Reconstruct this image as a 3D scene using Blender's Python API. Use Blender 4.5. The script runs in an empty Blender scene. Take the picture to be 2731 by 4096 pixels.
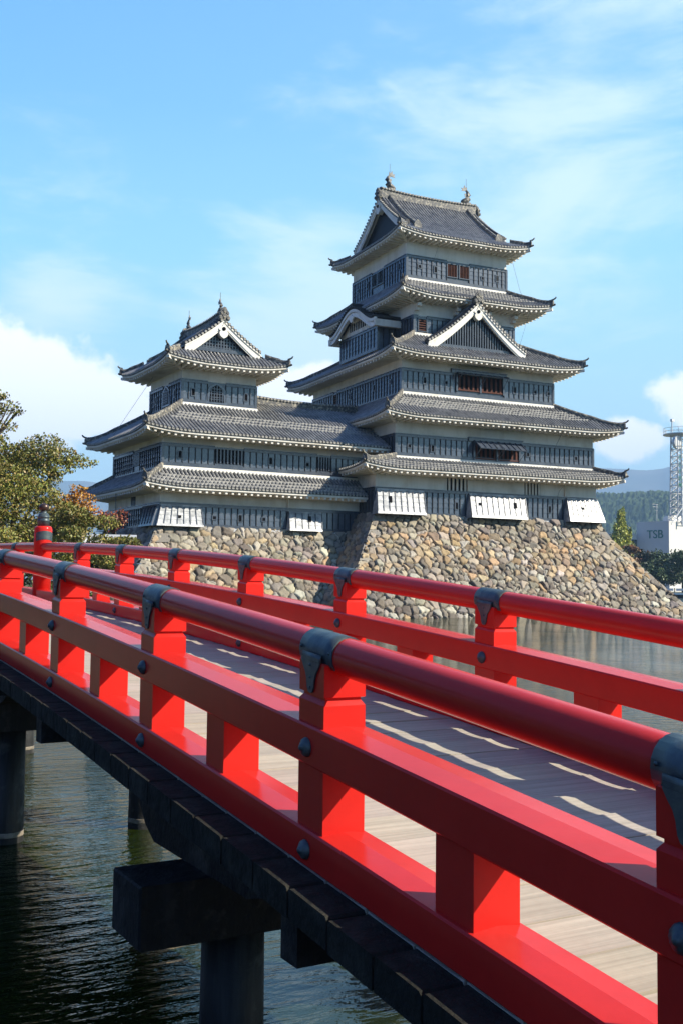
import bpy, math, random
import numpy as np
from mathutils import Vector, Matrix

C = bpy.context.scene.collection
PI = math.pi
R = math.radians
rng = np.random.default_rng(7)
random.seed(11)

# ------------------------------------------------------------------ camera
H = 1.95                                   # eye height above the moat water
YAW, PITCH, ROLL = 0.518544, 0.067369, 0.011256
TH = 0.0746927                             # the keep stands turned by this against bridge and turret
cam = bpy.data.cameras.new('camera')
cam.sensor_fit = 'VERTICAL'
cam.sensor_height = 36.0
cam.sensor_width = 24.0
cam.lens = 36.0 * 4294.507 / 4096.0
cam.clip_start = 0.05
cam.clip_end = 30000
cam_o = bpy.data.objects.new('camera', cam)
C.objects.link(cam_o)
fw = Vector((math.sin(YAW) * math.cos(PITCH), math.cos(YAW) * math.cos(PITCH), math.sin(PITCH)))
r0 = Vector((math.cos(YAW), -math.sin(YAW), 0))
u0 = r0.cross(fw)
rr = r0 * math.cos(ROLL) + u0 * math.sin(ROLL)
uu = u0 * math.cos(ROLL) - r0 * math.sin(ROLL)
cam_o.matrix_world = Matrix(((rr.x, uu.x, -fw.x, 0), (rr.y, uu.y, -fw.y, 0), (rr.z, uu.z, -fw.z, H), (0, 0, 0, 1)))
bpy.context.scene.camera = cam_o

# ------------------------------------------------------------------ light
SUN_AZ, SUN_EL = R(48.5), R(33.5)          # azimuth from -Y towards +X
SD = Vector((math.sin(SUN_AZ) * math.cos(SUN_EL), -math.cos(SUN_AZ) * math.cos(SUN_EL), math.sin(SUN_EL)))
sun = bpy.data.lights.new('sun', 'SUN')
sun.energy = 5.0
sun.angle = R(0.5)
sun.color = (1.0, 0.93, 0.80)
sun_o = bpy.data.objects.new('sun', sun)
sun_o.rotation_euler = SD.to_track_quat('Z', 'Y').to_euler()
sun_o.location = (30, -30, 60)
C.objects.link(sun_o)

vs = bpy.context.scene.view_settings
vs.view_transform = 'Standard'
vs.look = 'None'
vs.exposure = 1.0
vs.gamma = 1.0
bpy.context.scene.cycles.max_bounces = 6
bpy.context.scene.cycles.caustics_reflective = False
bpy.context.scene.cycles.caustics_refractive = False
bpy.context.scene.cycles.sample_clamp_indirect = 4.0

world = bpy.data.worlds.new('World')
bpy.context.scene.world = world
world.use_nodes = True
W_ = world.node_tree


class NT:
    """tiny helper for wiring node trees"""
    def __init__(s, tree):
        s.t = tree

    def n(s, typ, **kw):
        nd = s.t.nodes.new(typ)
        for k, v in kw.items():
            if k.startswith('i_'):
                key = k[2:]
                key = int(key) if key.isdigit() else key.replace('_', ' ')
                nd.inputs[key].default_value = v
            else:
                setattr(nd, k, v)
        return nd

    def l(s, a, b):
        s.t.links.new(a, b)

    def math(s, op, a, b=None, clamp=False):
        nd = s.t.nodes.new('ShaderNodeMath')
        nd.operation = op
        nd.use_clamp = clamp
        for i, x in enumerate((a, b)):
            if x is None:
                continue
            if isinstance(x, (int, float)):
                nd.inputs[i].default_value = x
            else:
                s.l(x, nd.inputs[i])
        return nd.outputs[0]

    def ramp(s, fac, stops, interp='LINEAR'):
        nd = s.t.nodes.new('ShaderNodeValToRGB')
        nd.color_ramp.interpolation = interp
        el = nd.color_ramp.elements
        while len(el) < len(stops):
            el.new(0.5)
        for e, (p, c) in zip(el, stops):
            e.position = p
            e.color = (c, c, c, 1) if isinstance(c, (int, float)) else (*c, 1)
        s.l(fac, nd.inputs[0])
        return nd.outputs[0]

    def mix(s, fac, a, b, blend='MIX'):
        nd = s.t.nodes.new('ShaderNodeMix')
        nd.data_type = 'RGBA'
        nd.blend_type = blend
        for sock, x in ((nd.inputs[0], fac), (nd.inputs[6], a), (nd.inputs[7], b)):
            if isinstance(x, (int, float)):
                sock.default_value = x
            elif isinstance(x, tuple):
                sock.default_value = (*x, 1)
            else:
                s.l(x, sock)
        return nd.outputs[2]

    def noise(s, vec, scale, detail=4, rough=0.55, dist=0.0):
        nd = s.n('ShaderNodeTexNoise', i_Scale=scale, i_Detail=detail, i_Roughness=rough, i_Distortion=dist)
        if vec is not None:
            s.l(vec, nd.inputs['Vector'])
        return nd.outputs[0]

    def mapping(s, vec, scale=(1, 1, 1), rot=(0, 0, 0), loc=(0, 0, 0)):
        nd = s.n('ShaderNodeMapping')
        nd.inputs['Scale'].default_value = scale
        nd.inputs['Rotation'].default_value = rot
        nd.inputs['Location'].default_value = loc
        s.l(vec, nd.inputs['Vector'])
        return nd.outputs[0]


def build_world():
    t = NT(W_)
    W_.nodes.clear()
    sky = t.n('ShaderNodeTexSky', sky_type='NISHITA', sun_disc=False, sun_elevation=SUN_EL,
              sun_rotation=PI - SUN_AZ, altitude=600, air_density=1.0, dust_density=0.6, ozone_density=1.6)
    tc = t.n('ShaderNodeTexCoord')
    d = tc.outputs['Generated']
    sep = t.n('ShaderNodeSeparateXYZ')
    t.l(d, sep.inputs[0])
    x, y, z = sep.outputs
    az = t.math('ARCTAN2', x, y)            # azimuth, 0 = +Y, towards +X
    el = t.math('ARCSINE', z)

    def blob(a0, e0, ra, re):               # soft patch of sky where a cloud bank stands
        da = t.math('DIVIDE', t.math('SUBTRACT', az, R(a0)), R(ra))
        de = t.math('DIVIDE', t.math('SUBTRACT', el, R(e0)), R(re))
        q = t.math('ADD', t.math('MULTIPLY', da, da), t.math('MULTIPLY', de, de))
        return t.math('SUBTRACT', 1.0, t.math('SQRT', q))

    def vmax(*a):
        r_ = a[0]
        for q in a[1:]:
            r_ = t.math('MAXIMUM', r_, q)
        return r_
    # cumulus banks low over the horizon
    cum = vmax(blob(12.2, 9.6, 7.6, 4.2), blob(16.5, 9.0, 4.2, 2.6), blob(9, 12.4, 4.0, 2.2), blob(21.5, 10.6, 4.2, 1.6), blob(28.0, 10.3, 4.5, 1.6),
               blob(44.5, 7.6, 2.6, 1.5), blob(48.3, 9.6, 3.2, 1.9), blob(60, 9, 9, 3), blob(-12, 10, 12, 4), blob(80, 12, 12, 4))
    n1 = t.noise(d, 26, 8, 0.62)
    n1b = t.noise(d, 7, 4, 0.5)
    cu = t.math('ADD', cum, t.math('MULTIPLY', t.math('SUBTRACT', n1, 0.5), 1.05))
    cu = t.math('ADD', cu, t.math('MULTIPLY', t.math('SUBTRACT', n1b, 0.5), 0.5))
    cu = t.ramp(cu, [(0.12, 0.0), (0.40, 1.0)], 'EASE')
    # cirrus: long combed wisps
    m1 = t.mapping(d, (1.6, 1.6, 5.5), (R(22), R(-24), R(-30)))
    w1 = t.noise(m1, 2.1, 9, 0.60, 0.8)
    m2 = t.mapping(d, (7, 7, 26), (R(16), R(-32), R(-25)))
    w2 = t.noise(m2, 2.0, 7, 0.62, 0.5)
    bias = vmax(t.math('MULTIPLY', blob(41, 21, 14, 13), 0.34), t.math('MULTIPLY', blob(29, 14, 10, 7), 0.40),
                t.math('MULTIPLY', blob(14, 14.5, 6, 9), 0.34), t.math('MULTIPLY', blob(46, 29, 12, 5), 0.30))
    ci = t.math('ADD', t.math('ADD', t.math('MULTIPLY', w1, 0.9), t.math('MULTIPLY', w2, 0.28)), t.math('MAXIMUM', bias, -0.16))
    ci = t.math('MULTIPLY', t.ramp(ci, [(0.62, 0.0), (1.12, 1.0)], 'EASE'), 0.62)
    # the clear sky of that afternoon: pale cyan low down, deeper blue overhead, added to the physical sky
    e01 = t.math('DIVIDE', el, PI / 2)
    clear = t.ramp(e01, [(0.0, (.46, .62, .64)), (0.085, (.36, .58, .64)), (0.19, (.20, .47, .64)), (0.27, (.115, .34, .62)), (0.36, (.08, .26, .57)), (0.60, (.04, .12, .32)), (1.0, (.03, .08, .24))])
    k10 = t.n('ShaderNodeVectorMath', operation='SCALE')
    k10.inputs[3].default_value = 10.0
    t.l(clear, k10.inputs[0])
    col = t.mix(0.88, sky.outputs[0], k10.outputs[0])
    # thinner blue towards the left, paler to the right
    side = t.ramp(t.math('DIVIDE', az, PI), [(0.05, 0.0), (0.27, 1.0)])
    col = t.mix(t.math('MULTIPLY', side, 0.22), col, (3.4, 5.6, 6.4))
    col = t.mix(ci, col, (5.9, 6.7, 6.9))
    col = t.mix(t.math('MULTIPLY', cu, 0.95), col, (8.6, 8.4, 8.4))
    # the north sky, away from the sun, is a deeper blue than the band in front of the camera
    D_ = lambda v: (v ** 1.6, v ** 1.15, v ** .45)
    deep = t.ramp(t.math('ADD', t.math('DIVIDE', az, 2 * PI), 0.5), [(0.0, D_(.6)), (0.12, D_(.26)), (0.27, D_(.17)), (0.42, D_(.36)), (0.522, (.96, .97, 1)), (0.74, (1, 1, 1)), (0.86, (1.25, 1.2, 1.1)), (0.96, (1.1, 1.05, 1))])
    col = t.mix(1.0, col, deep, 'MULTIPLY')
    bg = t.n('ShaderNodeBackground', i_Strength=0.1)
    t.l(col, bg.inputs['Color'])
    out = t.n('ShaderNodeOutputWorld')
    t.l(bg.outputs[0], out.inputs[0])


build_world()


# ------------------------------------------------------------------ materials
def mat(name, col, rough=0.6, spec=0.5, metal=0.0, var=None, bump=None, attr=False, coat=0.0, streak=None, noise_scale=None, fine=None, grain=None):
    """var=(other colour, scale, low, high); streak=(colour, amount, scale); bump=(scale, strength, distance)"""
    m = bpy.data.materials.new(name)
    m.use_nodes = True
    t = NT(m.node_tree)
    b = m.node_tree.nodes['Principled BSDF']
    b.inputs['Roughness'].default_value = rough
    b.inputs['Specular IOR Level'].default_value = spec
    b.inputs['Metallic'].default_value = metal
    if coat:
        b.inputs['Coat Weight'].default_value = coat
        b.inputs['Coat Roughness'].default_value = 0.12
    tc = t.n('ShaderNodeTexCoord')
    o = tc.outputs['Object']
    c = None
    if attr:
        a = t.n('ShaderNodeAttribute', attribute_name='Col')
        c = a.outputs['Color']
    if c is None:
        rgb = t.n('ShaderNodeRGB')
        rgb.outputs[0].default_value = (*col, 1)
        c = rgb.outputs[0]
    if var:
        v = t.ramp(t.noise(o, var[1], 6, 0.62), [(var[2], 0.0), (var[3], 1.0)])
        c = t.mix(v, c, var[0])
    if streak:
        mp = t.mapping(o, (streak[2], streak[2], streak[2] * 0.10))
        v = t.ramp(t.noise(mp, 1.0, 5, 0.6), [(0.48, 0.0), (0.75, streak[1])])
        c = t.mix(v, c, streak[0])
    if fine:
        v = t.noise(o, fine[0], 3, 0.6)
        f = t.math('ADD', t.math('MULTIPLY', v, fine[1] * 2), 1 - fine[1])
        cc = t.n('ShaderNodeCombineColor')
        for i in range(3):
            t.l(f, cc.inputs[i])
        c = t.mix(1.0, c, cc.outputs[0], 'MULTIPLY')
    if grain:                                # fibres running along x
        v = t.ramp(t.noise(t.mapping(o, (1.3, grain[0], grain[0])), 1.0, 5, 0.65), [(0.35, 1 - grain[1]), (0.65, 1.0)])
        c = t.mix(1.0, c, v, 'MULTIPLY')
    t.l(c, b.inputs['Base Color'])
    if bump:
        bp = t.n('ShaderNodeBump', i_Strength=bump[1], i_Distance=bump[2])
        t.l(t.noise(o, bump[0], 5, 0.6), bp.inputs['Height'])
        t.l(bp.outputs[0], b.inputs['Normal'])
    return m


M = {}
M['red'] = mat('red_lacquer_paint', (0.60, 0.024, 0.017), 0.22, 0.16, var=((0.50, 0.018, 0.014), 2.2, 0.45, 0.75), bump=(9, 0.05, 0.02), fine=(60, 0.05))
M['bronze'] = mat('patinated_bronze', (0.050, 0.068, 0.078), 0.42, 0.5, 0.35, var=((0.11, 0.135, 0.125), 14, 0.4, 0.7), bump=(30, 0.25, 0.01))
M['bronze_brown'] = mat('brown_bronze', (0.075, 0.045, 0.035), 0.32, 0.5, 0.5)
M['deck'] = mat('weathered_deck_wood', (0.5, 0.42, 0.3), 0.75, 0.2, attr=True, bump=(22, 0.15, 0.01), fine=(40, 0.08), grain=(55, 0.28))
M['dark_wood'] = mat('tarred_dark_wood', (0.011, 0.0105, 0.0098), 0.7, 0.25, var=((0.075, 0.068, 0.055), 5, 0.54, 0.80), streak=((0.06, 0.055, 0.047), 0.5, 7), bump=(16, 0.6, 0.03), fine=(30, 0.3))
M['mossy_wood'] = mat('mossy_plank_ends', (0.016, 0.016, 0.012), 0.85, 0.2, var=((0.05, 0.047, 0.036), 9, 0.5, 0.8), bump=(20, 0.7, 0.03), fine=(50, 0.3))
M['pile'] = mat('stained_pile', (0.016, 0.0155, 0.0145), 0.6, 0.3, var=((0.15, 0.14, 0.12), 4.2, 0.56, 0.80), streak=((0.10, 0.095, 0.085), 0.6, 9), bump=(14, 0.4, 0.02))
M['waterline'] = mat('pale_waterline_scale', (0.30, 0.25, 0.19), 0.7, 0.3, var=((0.08, 0.07, 0.05), 12, 0.4, 0.7))
M['plaster'] = mat('lime_plaster', (0.78, 0.73, 0.64), 0.85, 0.2, var=((0.60, 0.53, 0.42), 0.55, 0.48, 0.72), streak=((0.42, 0.37, 0.29), 0.40, 1.6), bump=(5, 0.1, 0.03))
M['white'] = mat('white_plaster_trim', (0.84, 0.80, 0.71), 0.8, 0.25, var=((0.66, 0.60, 0.50), 1.8, 0.5, 0.78))
M['tile'] = mat('smoked_roof_tile', (0.020, 0.020, 0.022), 0.6, 0.35, var=((0.05, 0.048, 0.043), 2.6, 0.44, 0.74))  # pans darkened: the shade between the ribs is put into this colour
M['tile_rib'] = mat('smoked_rib_tile_lit', (0.27, 0.262, 0.245), 0.40, 0.6, var=((0.12, 0.12, 0.122), 1.7, 0.40, 0.64), fine=(5, 0.45))  # same tile as the pans, lightened: the lit rib tops are painted in
M['tile_lip'] = mat('lichened_tile_edge', (0.34, 0.32, 0.28), 0.65, 0.35, var=((0.16, 0.155, 0.145), 3.0, 0.45, 0.7), fine=(9, 0.3))
M['ridge'] = mat('ridge_tile_stack', (0.085, 0.082, 0.078), 0.55, 0.4, var=((0.36, 0.32, 0.24), 5.5, 0.50, 0.62), fine=(8, 0.3))
M['board'] = mat('black_lacquer_board', (0.052, 0.064, 0.090), 0.20, 1.0, var=((0.095, 0.108, 0.130), 1.3, 0.42, 0.75), fine=(7, 0.22), bump=(6, 0.08, 0.02))
M['batten'] = mat('black_batten', (0.007, 0.008, 0.011), 0.5, 0.25)
M['board_trim'] = mat('black_lacquer_trim', (0.036, 0.045, 0.064), 0.26, 0.9, var=((0.080, 0.090, 0.108), 2.0, 0.45, 0.75))
M["board_glare"] = mat("lacquer_sun_glare", (0.22, 0.23, 0.24), 0.36, 0.8, var=((0.52, 0.52, 0.50), 2.6, 0.40, 0.62), fine=(12, 0.25), bump=(9, 0.15, 0.02))  # black lacquer; sun glare on the slanted shutters put into this pale colour
M['black'] = mat('dark_interior', (0.006, 0.006, 0.007), 0.9, 0.1)
M['redwood'] = mat('red_brown_shutter_wood', (0.085, 0.024, 0.012), 0.7, 0.25, fine=(5, 0.35))
M['stone'] = mat('rubble_stone', (0.4, 0.35, 0.28), 0.85, 0.25, attr=True, bump=(7, 0.45, 0.06), fine=(5, 0.30))
M['leaf'] = mat('leaf', (0.1, 0.1, 0.03), 0.5, 0.35, attr=True)
M['bark'] = mat('bark', (0.06, 0.048, 0.038), 0.9, 0.2, var=((0.11, 0.095, 0.08), 4, 0.4, 0.7), bump=(12, 0.6, 0.03))
M['metal'] = mat('galvanised_steel', (0.55, 0.55, 0.54), 0.5, 0.5, 0.2)
M['wire'] = mat('grounding_wire', (0.12, 0.13, 0.12), 0.6, 0.4)
M['copper'] = mat('verdigris_copper', (0.20, 0.34, 0.29), 0.6, 0.4)
for k_ in ('leaf',):                         # let some light through the leaves
    b_ = M[k_].node_tree.nodes['Principled BSDF']
    b_.inputs['Subsurface Weight'].default_value = 0.0


# ------------------------------------------------------------------ mesh helpers
class MB:
    """collects shapes and links them as ONE mesh object; xf maps local (u,v,z) points to the thing's frame"""
    def __init__(s, xf=None):
        s.v, s.f, s.m, s.c = [], [], [], []
        s.xf = xf
        s.mi = 0
        s.col = (0.5, 0.5, 0.5)

    def add(s, vs_, fs):
        o = len(s.v)
        if s.xf:
            vs_ = [s.xf(*p) for p in vs_]
        s.v.extend(tuple(p) for p in vs_)
        for f in fs:
            s.f.append([o + i for i in f])
            s.m.append(s.mi)
            s.c.append(s.col)

    def hexa(s, p):                          # 4 bottom, 4 top
        s.add(p, [(3, 2, 1, 0), (4, 5, 6, 7), (0, 1, 5, 4), (1, 2, 6, 5), (2, 3, 7, 6), (3, 0, 4, 7)])

    def box(s, x0, x1, y0, y1, z0, z1):
        s.hexa([(x0, y0, z0), (x1, y0, z0), (x1, y1, z0), (x0, y1, z0), (x0, y0, z1), (x1, y0, z1), (x1, y1, z1), (x0, y1, z1)])

    def sweep(s, rings, close=True, caps=True):
        n = len(rings[0])
        vs_ = [p for r_ in rings for p in r_]
        fs = []
        for i in range(len(rings) - 1):
            for j in range(n if close else n - 1):
                k = (j + 1) % n
                fs.append((i * n + j, i * n + k, (i + 1) * n + k, (i + 1) * n + j))
        if caps and close:
            fs.append(tuple(reversed(range(n))))
            fs.append(tuple((len(rings) - 1) * n + j for j in range(n)))
        s.add(vs_, fs)

    def tube(s, pts, rad, seg=8, caps=True):
        pts = [Vector(p) for p in pts]
        rad = rad if hasattr(rad, '__len__') else [rad] * len(pts)
        rings = []
        up = Vector((0, 0, 1))
        for i, p in enumerate(pts):
            d = (pts[min(i + 1, len(pts) - 1)] - pts[max(i - 1, 0)]).normalized()
            a = d.cross(up)
            if a.length < 1e-3:
                a = d.cross(Vector((0, 1, 0)))
            a.normalize()
            b = a.cross(d)
            rings.append([p + (a * math.cos(2 * PI * k / seg) + b * math.sin(2 * PI * k / seg)) * rad[i] for k in range(seg)])
        s.sweep(rings, True, caps)

    def lathe(s, cx, cy, prof, seg=20):      # prof: [(r, z)]
        s.sweep([[(cx + r_ * math.cos(2 * PI * k / seg), cy + r_ * math.sin(2 * PI * k / seg), z) for k in range(seg)] for r_, z in prof])

    def sphere(s, c, r_, seg=8, sz=1.0):
        s.lathe(c[0], c[1], [(max(1e-4, r_ * math.sin(PI * i / seg)), c[2] - r_ * sz * math.cos(PI * i / seg)) for i in range(seg + 1)], seg + 2)

    def build(s, name, mats, parent=None, smooth=False, colors=False, loc=None):
        me = bpy.data.meshes.new(name)
        me.from_pydata(s.v, [], s.f)
        for m in (mats if isinstance(mats, (list, tuple)) else [mats]):
            me.materials.append(m)
        if isinstance(mats, (list, tuple)) and len(mats) > 1:
            me.polygons.foreach_set('material_index', s.m)
        if smooth:
            me.polygons.foreach_set('use_smooth', [True] * len(me.polygons))
        if colors:
            at = me.color_attributes.new('Col', 'FLOAT_COLOR', 'CORNER')
            cc = np.empty((len(me.loops), 4), np.float32)
            cc[:, 3] = 1
            tot = np.array([len(f) for f in s.f])
            cc[:, :3] = np.repeat(np.array(s.c, np.float32), tot, 0)
            at.data.foreach_set('color', cc.ravel())
        me.update()
        o = bpy.data.objects.new(name, me)
        C.objects.link(o)
        if parent is not None:
            o.parent = parent
        if loc is not None:
            o.location = loc
        return o


def mesh_np(name, V, F, mats, cols=None, parent=None, smooth=False):
    """fast mesh from numpy arrays: V (n,3), F (m,k) one polygon size, cols (m,3) per face or (n,3) per vertex"""
    me = bpy.data.meshes.new(name)
    n, (m, k) = len(V), F.shape
    me.vertices.add(n)
    me.vertices.foreach_set('co', np.ascontiguousarray(V, np.float32).ravel())
    me.loops.add(m * k)
    me.loops.foreach_set('vertex_index', np.ascontiguousarray(F, np.int32).ravel())
    me.polygons.add(m)
    me.polygons.foreach_set('loop_start', np.arange(0, m * k, k, dtype=np.int32))
    me.polygons.foreach_set('loop_total', np.full(m, k, np.int32))
    if smooth:
        me.polygons.foreach_set('use_smooth', np.ones(m, bool))
    me.materials.append(mats)
    me.update(calc_edges=True)
    if cols is not None:
        pt = len(cols) == n
        at = me.color_attributes.new('Col', 'FLOAT_COLOR', 'POINT' if pt else 'CORNER')
        cc = np.ones((n if pt else m * k, 4), np.float32)
        cc[:, :3] = cols if pt else np.repeat(cols, k, 0)
        at.data.foreach_set('color', cc.ravel())
    o = bpy.data.objects.new(name, me)
    C.objects.link(o)
    if parent is not None:
        o.parent = parent
    return o


def tag(o, label=None, cat=None, group=None, kind=None):
    for k, v in (('label', label), ('category', cat), ('group', group), ('kind', kind)):
        if v:
            o[k] = v
    return o


def thing(name, label, cat, loc=(0, 0, 0), rz=0, group=None):
    o = bpy.data.objects.new(name, None)
    C.objects.link(o)
    o.location = loc
    o.rotation_euler = (0, 0, rz)
    o.empty_display_size = 0.2
    return tag(o, label, cat, group)
# ------------------------------------------------------------------ the red bridge (runs along +Y)
GP = [4.6766867434573244e-06, -0.00011300862123983651, -0.002649372351436176, 0.11265745601904513, -0.6146996852103853]


def gz(y):                                   # height of the post grooves along the arch
    if y > 15.3:
        return float(np.polyval(GP, 15.3)) + H
    return float(np.polyval(GP, y)) + H


def gs(y):
    return gz(y + 0.01) / 0.02 - gz(y - 0.01) / 0.02


BRY0, BRY1 = -3.0, 17.2
NX0, NX1, FX0, FX1 = 1.5, 1.6375, 3.205, 3.3425
PW, PSP, PY0 = 0.151, 1.4154, 1.3014
bridge = thing('footbridge', 'arched red lacquered wooden footbridge with round handrails crossing the moat', 'bridge', (2.42, 4.24, 0))


def bpart(mb, name, m, parent=bridge, smooth=False, colors=False):
    o = mb.build(name, m, parent, smooth, colors)
    if parent is bridge:
        o.location = (-2.42, -4.24, 0)
    return o


def ys(a, b, step=0.24):
    n = max(2, int(math.ceil((b - a) / step)) + 1)
    return [a + (b - a) * i / (n - 1) for i in range(n)]


def rail(x0, x1, lo, hi, ridge, ch=0.006):
    mb = MB()
    xm = (x0 + x1) / 2
    rings = []
    for y in ys(BRY0, BRY1):
        g = gz(y)
        rings.append([(x0, y, g + lo + ch), (x0 + ch, y, g + lo), (x1 - ch, y, g + lo), (x1, y, g + lo + ch), (x1, y, g + hi - ch), (x1 - ch, y, g + hi), (xm, y, g + hi + ridge), (x0 + ch, y, g + hi), (x0, y, g + hi - ch)])
    mb.sweep(rings)
    return mb


post_ys = [PY0 + PSP * k for k in range(-3, 8)] + [14.13]
NEWEL_Y = 12.93
for sx0, sx1, side in ((NX0, NX1, -1), (FX0, FX1, 1)):
    xm = (sx0 + sx1) / 2
    hr = MB()
    hr.tube([(xm, y, gz(y) + 0.121) for y in ys(BRY0, BRY1, 0.2)], 0.056, 20)
    hand = bpart(hr, 'handrail', M['red'], smooth=True)
    for p in hand.data.polygons:
        p.use_smooth = len(p.vertices) == 4
    bpart(rail(sx0 - 0.014, sx1 + 0.014, -0.202, -0.086, 0.008), 'middle_rail', M['red'])
    bpart(rail(sx0 - 0.014, sx1 + 0.014, -0.492, -0.386, 0.008), 'bottom_rail', M['red'])
    for y in post_ys:
        yc, g, sl = y + PW / 2, gz(y + PW / 2), gs(y + PW / 2)
        mb = MB()

        def ring(dz, ins):
            out = []
            for (xx, yy) in ((sx0 + ins, y + ins), (sx1 - ins, y + ins), (sx1 - ins, y + PW - ins), (sx0 + ins, y + PW - ins)):
                out.append((xx, yy, g + dz + sl * (yy - yc)))
            return out
        mb.sweep([ring(-0.392, 0), ring(-0.020, 0), ring(-0.006, 0.010), ring(0.000, 0.010), ring(0.004, 0.0), ring(0.094, 0.0), ring(0.098, 0.004)])
        post = bpart(mb, 'railing_post', M['red'])
        # bronze sleeve over the handrail with hanging tongues
        sl_ = MB()
        rings = []
        for yy in ys(y - 0.022, y + PW + 0.022, 0.05):
            zc = gz(yy) + 0.121
            n = 15
            o_ = [(xm + 0.0605 * math.cos(a), yy, zc + 0.0605 * math.sin(a)) for a in [R(-38 + 256 * k / (n - 1)) for k in range(n)]]
            i_ = [(xm + 0.0555 * math.cos(a), yy, zc + 0.0555 * math.sin(a)) for a in [R(218 - 256 * k / (n - 1)) for k in range(n)]]
            rings.append(o_ + i_)
        sl_.sweep(rings)
        for fx, dr in ((sx0, -1), (sx1, 1)):
            prof = [(-0.052, 0.112), (-0.054, 0.096), (-0.042, 0.078), (-0.030, 0.064), (-0.023, 0.046), (-0.019, 0.022), (-0.012, 0.010), (0, 0.006), (0.012, 0.010), (0.019, 0.022), (0.023, 0.046), (0.030, 0.064), (0.042, 0.078), (0.054, 0.096), (0.052, 0.112)]
            sl_.sweep([[(fx + dr * e, yc + py, g + pz + sl * py) for py, pz in prof] for e in (0.0005, 0.0065)])
            sl_.hexa([(fx + dr * e, yc + py, g + pz + sl * py) for pz, e2 in ((0.10, 0.0066), (0.122, 0.004)) for e, py in ((0.0, -0.056), (e2, -0.056), (e2, 0.056), (0.0, 0.056))])
            for rz in (0.088, 0.052, 0.022):
                sl_.sphere((fx + dr * 0.0065, yc, g + rz), 0.0045, 5)
        for yy in (y - 0.008, y + PW + 0.008):
            for a in (R(10), R(170)):
                sl_.sphere((xm + 0.0605 * math.cos(a), yy, gz(yy) + 0.121 + 0.0605 * math.sin(a)), 0.005, 5)
        s_o = sl_.build('handrail_sleeve', M['bronze'], post)
        for p in s_o.data.polygons:
            p.use_smooth = len(p.vertices) == 4
        for dz in (-0.150, -0.442):
            for fx, dr in ((sx0 - 0.014, -1), (sx1 + 0.014, 1)):
                bo = MB(xf=lambda a, b, c, fx=fx, dr=dr, yc=yc, zc=g + dz: (fx + dr * c, yc - 0.0 + a, zc + b))
                bo.lathe(0, 0, [(0.029, -0.002), (0.029, 0.003), (0.026, 0.010), (0.018, 0.016), (0.011, 0.018), (0.010, 0.021), (0.007, 0.024), (0.0005, 0.025)], 14)
                bpart(bo, 'bolt_cap', M['bronze'], post, smooth=True)
    for i in range(-3, 8):
        y = PY0 + PSP * i + PSP / 2
        if y + PW > NEWEL_Y - 0.2 and y < NEWEL_Y + 0.2:
            continue
        mb = MB()
        mb.hexa([(xx, yy, gz(yy) + dz) for dz in (-0.39, -0.198) for xx, yy in ((sx0 + 0.002, y), (sx1 - 0.002, y), (sx1 - 0.002, y + PW), (sx0 + 0.002, y + PW))])
        bpart(mb, 'railing_strut', M['red'])
    # newel with bronze giboshi finial
    g = gz(NEWEL_Y)
    zt = H + 0.655
    nm = MB()
    nm.lathe(xm, NEWEL_Y, [(0.105, g - 0.55), (0.105, zt - 0.035), (0.100, zt - 0.015), (0.088, zt), (0.01, zt + 0.002)], 28)
    newel = bpart(nm, 'newel_post', M['red'], smooth=True)
    fi = MB()
    fi.lathe(xm, NEWEL_Y, [(0.071, zt), (0.070, zt + 0.06), (0.073, zt + 0.063), (0.073, zt + 0.070), (0.069, zt + 0.073), (0.069, zt + 0.105), (0.072, zt + 0.108), (0.072, zt + 0.116), (0.066, zt + 0.120), (0.058, zt + 0.150), (0.042, zt + 0.158), (0.036, zt + 0.163), (0.036, zt + 0.178), (0.040, zt + 0.182), (0.01, zt + 0.183)], 24)
    bpart(fi, 'finial_collar', M['bronze'], newel, smooth=True)
    fb = MB()
    fb.lathe(xm, NEWEL_Y, [(0.034, zt + 0.180), (0.050, zt + 0.196), (0.060, zt + 0.222), (0.058, zt + 0.245), (0.044, zt + 0.263), (0.018, zt + 0.273), (0.007, zt + 0.280), (0.001, zt + 0.293)], 24)
    bpart(fb, 'finial_ball', M['bronze_brown'], newel, smooth=True)
    for dy in (-1, 1):
        pl = MB()
        for j in range(14):
            q = []
            for e in (j, j + 1):
                a = R(-62 + 124 * e / 14)
                for rad in (0.1035, 0.1095):
                    for z_ in (g + .165 + .045 * math.cos(a), H + .575 + .022 * math.cos(a * 1.45)):
                        q.append((xm + rad * math.sin(a), NEWEL_Y + dy * rad * math.cos(a), z_))
            i0 = len(pl.v)
            pl.add(q, [(2, 6, 7, 3), (1, 3, 7, 5), (0, 4, 6, 2)] + ([(0, 2, 3, 1)] if j == 0 else []) + ([(4, 5, 7, 6)] if j == 13 else []))
        bpart(pl, 'newel_plate', M['bronze'], newel)

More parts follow.
